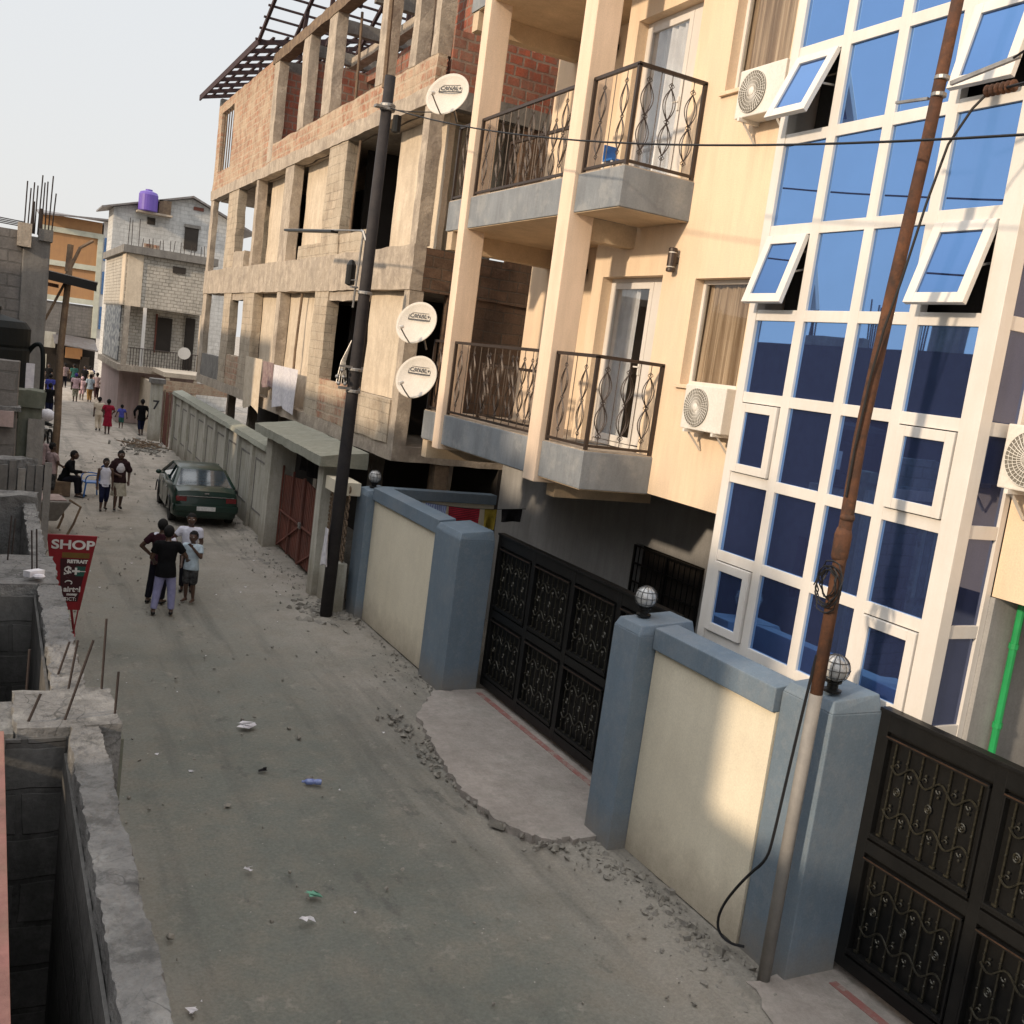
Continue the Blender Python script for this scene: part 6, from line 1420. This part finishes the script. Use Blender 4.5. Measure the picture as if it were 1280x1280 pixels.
for sx in (-1, 1):
    for sy in (-1, 1): mb = MB(); mb.beam((sx*.2, sy*.19, .41), (sx*.25, sy*.25, 0), .045, .035); mb.build('leg', 'bluechair', ch)
    mb = MB(); mb.tube(smooth_pts([(sx*.22, .24, .62), (sx*.26, .0, .66), (sx*.25, -.2, .62), (sx*.22, -.22, .43)], 2), .018, 6); mb.build('armrest', 'bluechair', ch)
# parked motorcycle with a white sack
mt = thing('motorcycle', 'parked black motorcycle carrying a white sack, left of the crooked timber pole', 'motorcycle', (2.0, 42.2, 0), R(12))
for y in (-.62, .62):
    w = MB(); w.tube([(0, y+.29*math.cos(a), .31+.29*math.sin(a)) for a in [i*math.pi/12 for i in range(25)]], .045, 8, False); wo = w.build('wheel', 'tyre', mt)
    s_ = MB(); [s_.tube([(0, y, .31), (0, y+.27*math.cos(a*.785), .31+.27*math.sin(a*.785))], .006, 4) for a in range(8)]; s_.lathe((0, y, .31), [(.06, -.04), (.06, .04)], 10, (1, 0, 0)); s_.build('spokes', 'galv', wo)
mb = MB(); mb.ball((0, .12, .80), .2, 12, (.6, 1.2, .6)); mb.build('fuel_tank', 'carpaint', mt, smooth=True)
mb = MB(); mb.ball((0, -.35, .78), .22, 12, (.6, 1.5, .28)); mb.build('seat', 'tyre', mt, smooth=True)
mb = MB(); mb.box(-.12, .12, -.15, .2, .3, .58); mb.build('engine', 'galv', mt, bevel=.03)
mb = MB(); mb.beam((0, .62, .31), (0, .38, 1.0), .05, .05); mb.beam((-.33, .36, 1.05), (.33, .36, 1.05), .03, .03); mb.beam((0, -.62, .31), (0, .3, .6), .05, .06); mb.beam((0, -.6, .7), (0, -.9, .75), .12, .03); mb.build('frame', 'black', mt)
tag(MB().ball((2.0, 41.8, 1.13), .27, 12, (1, 1.2, .9)).build('sack', 'cl_white', smooth=True), 'white sack on the motorcycle seat', 'sack')
for o in list(COL.objects):
    if o.type == 'MESH' and o.parent is None and not o.get('label') and not o.get('kind'): print('UNTAGGED', o.name)
print('objects', len(COL.objects))
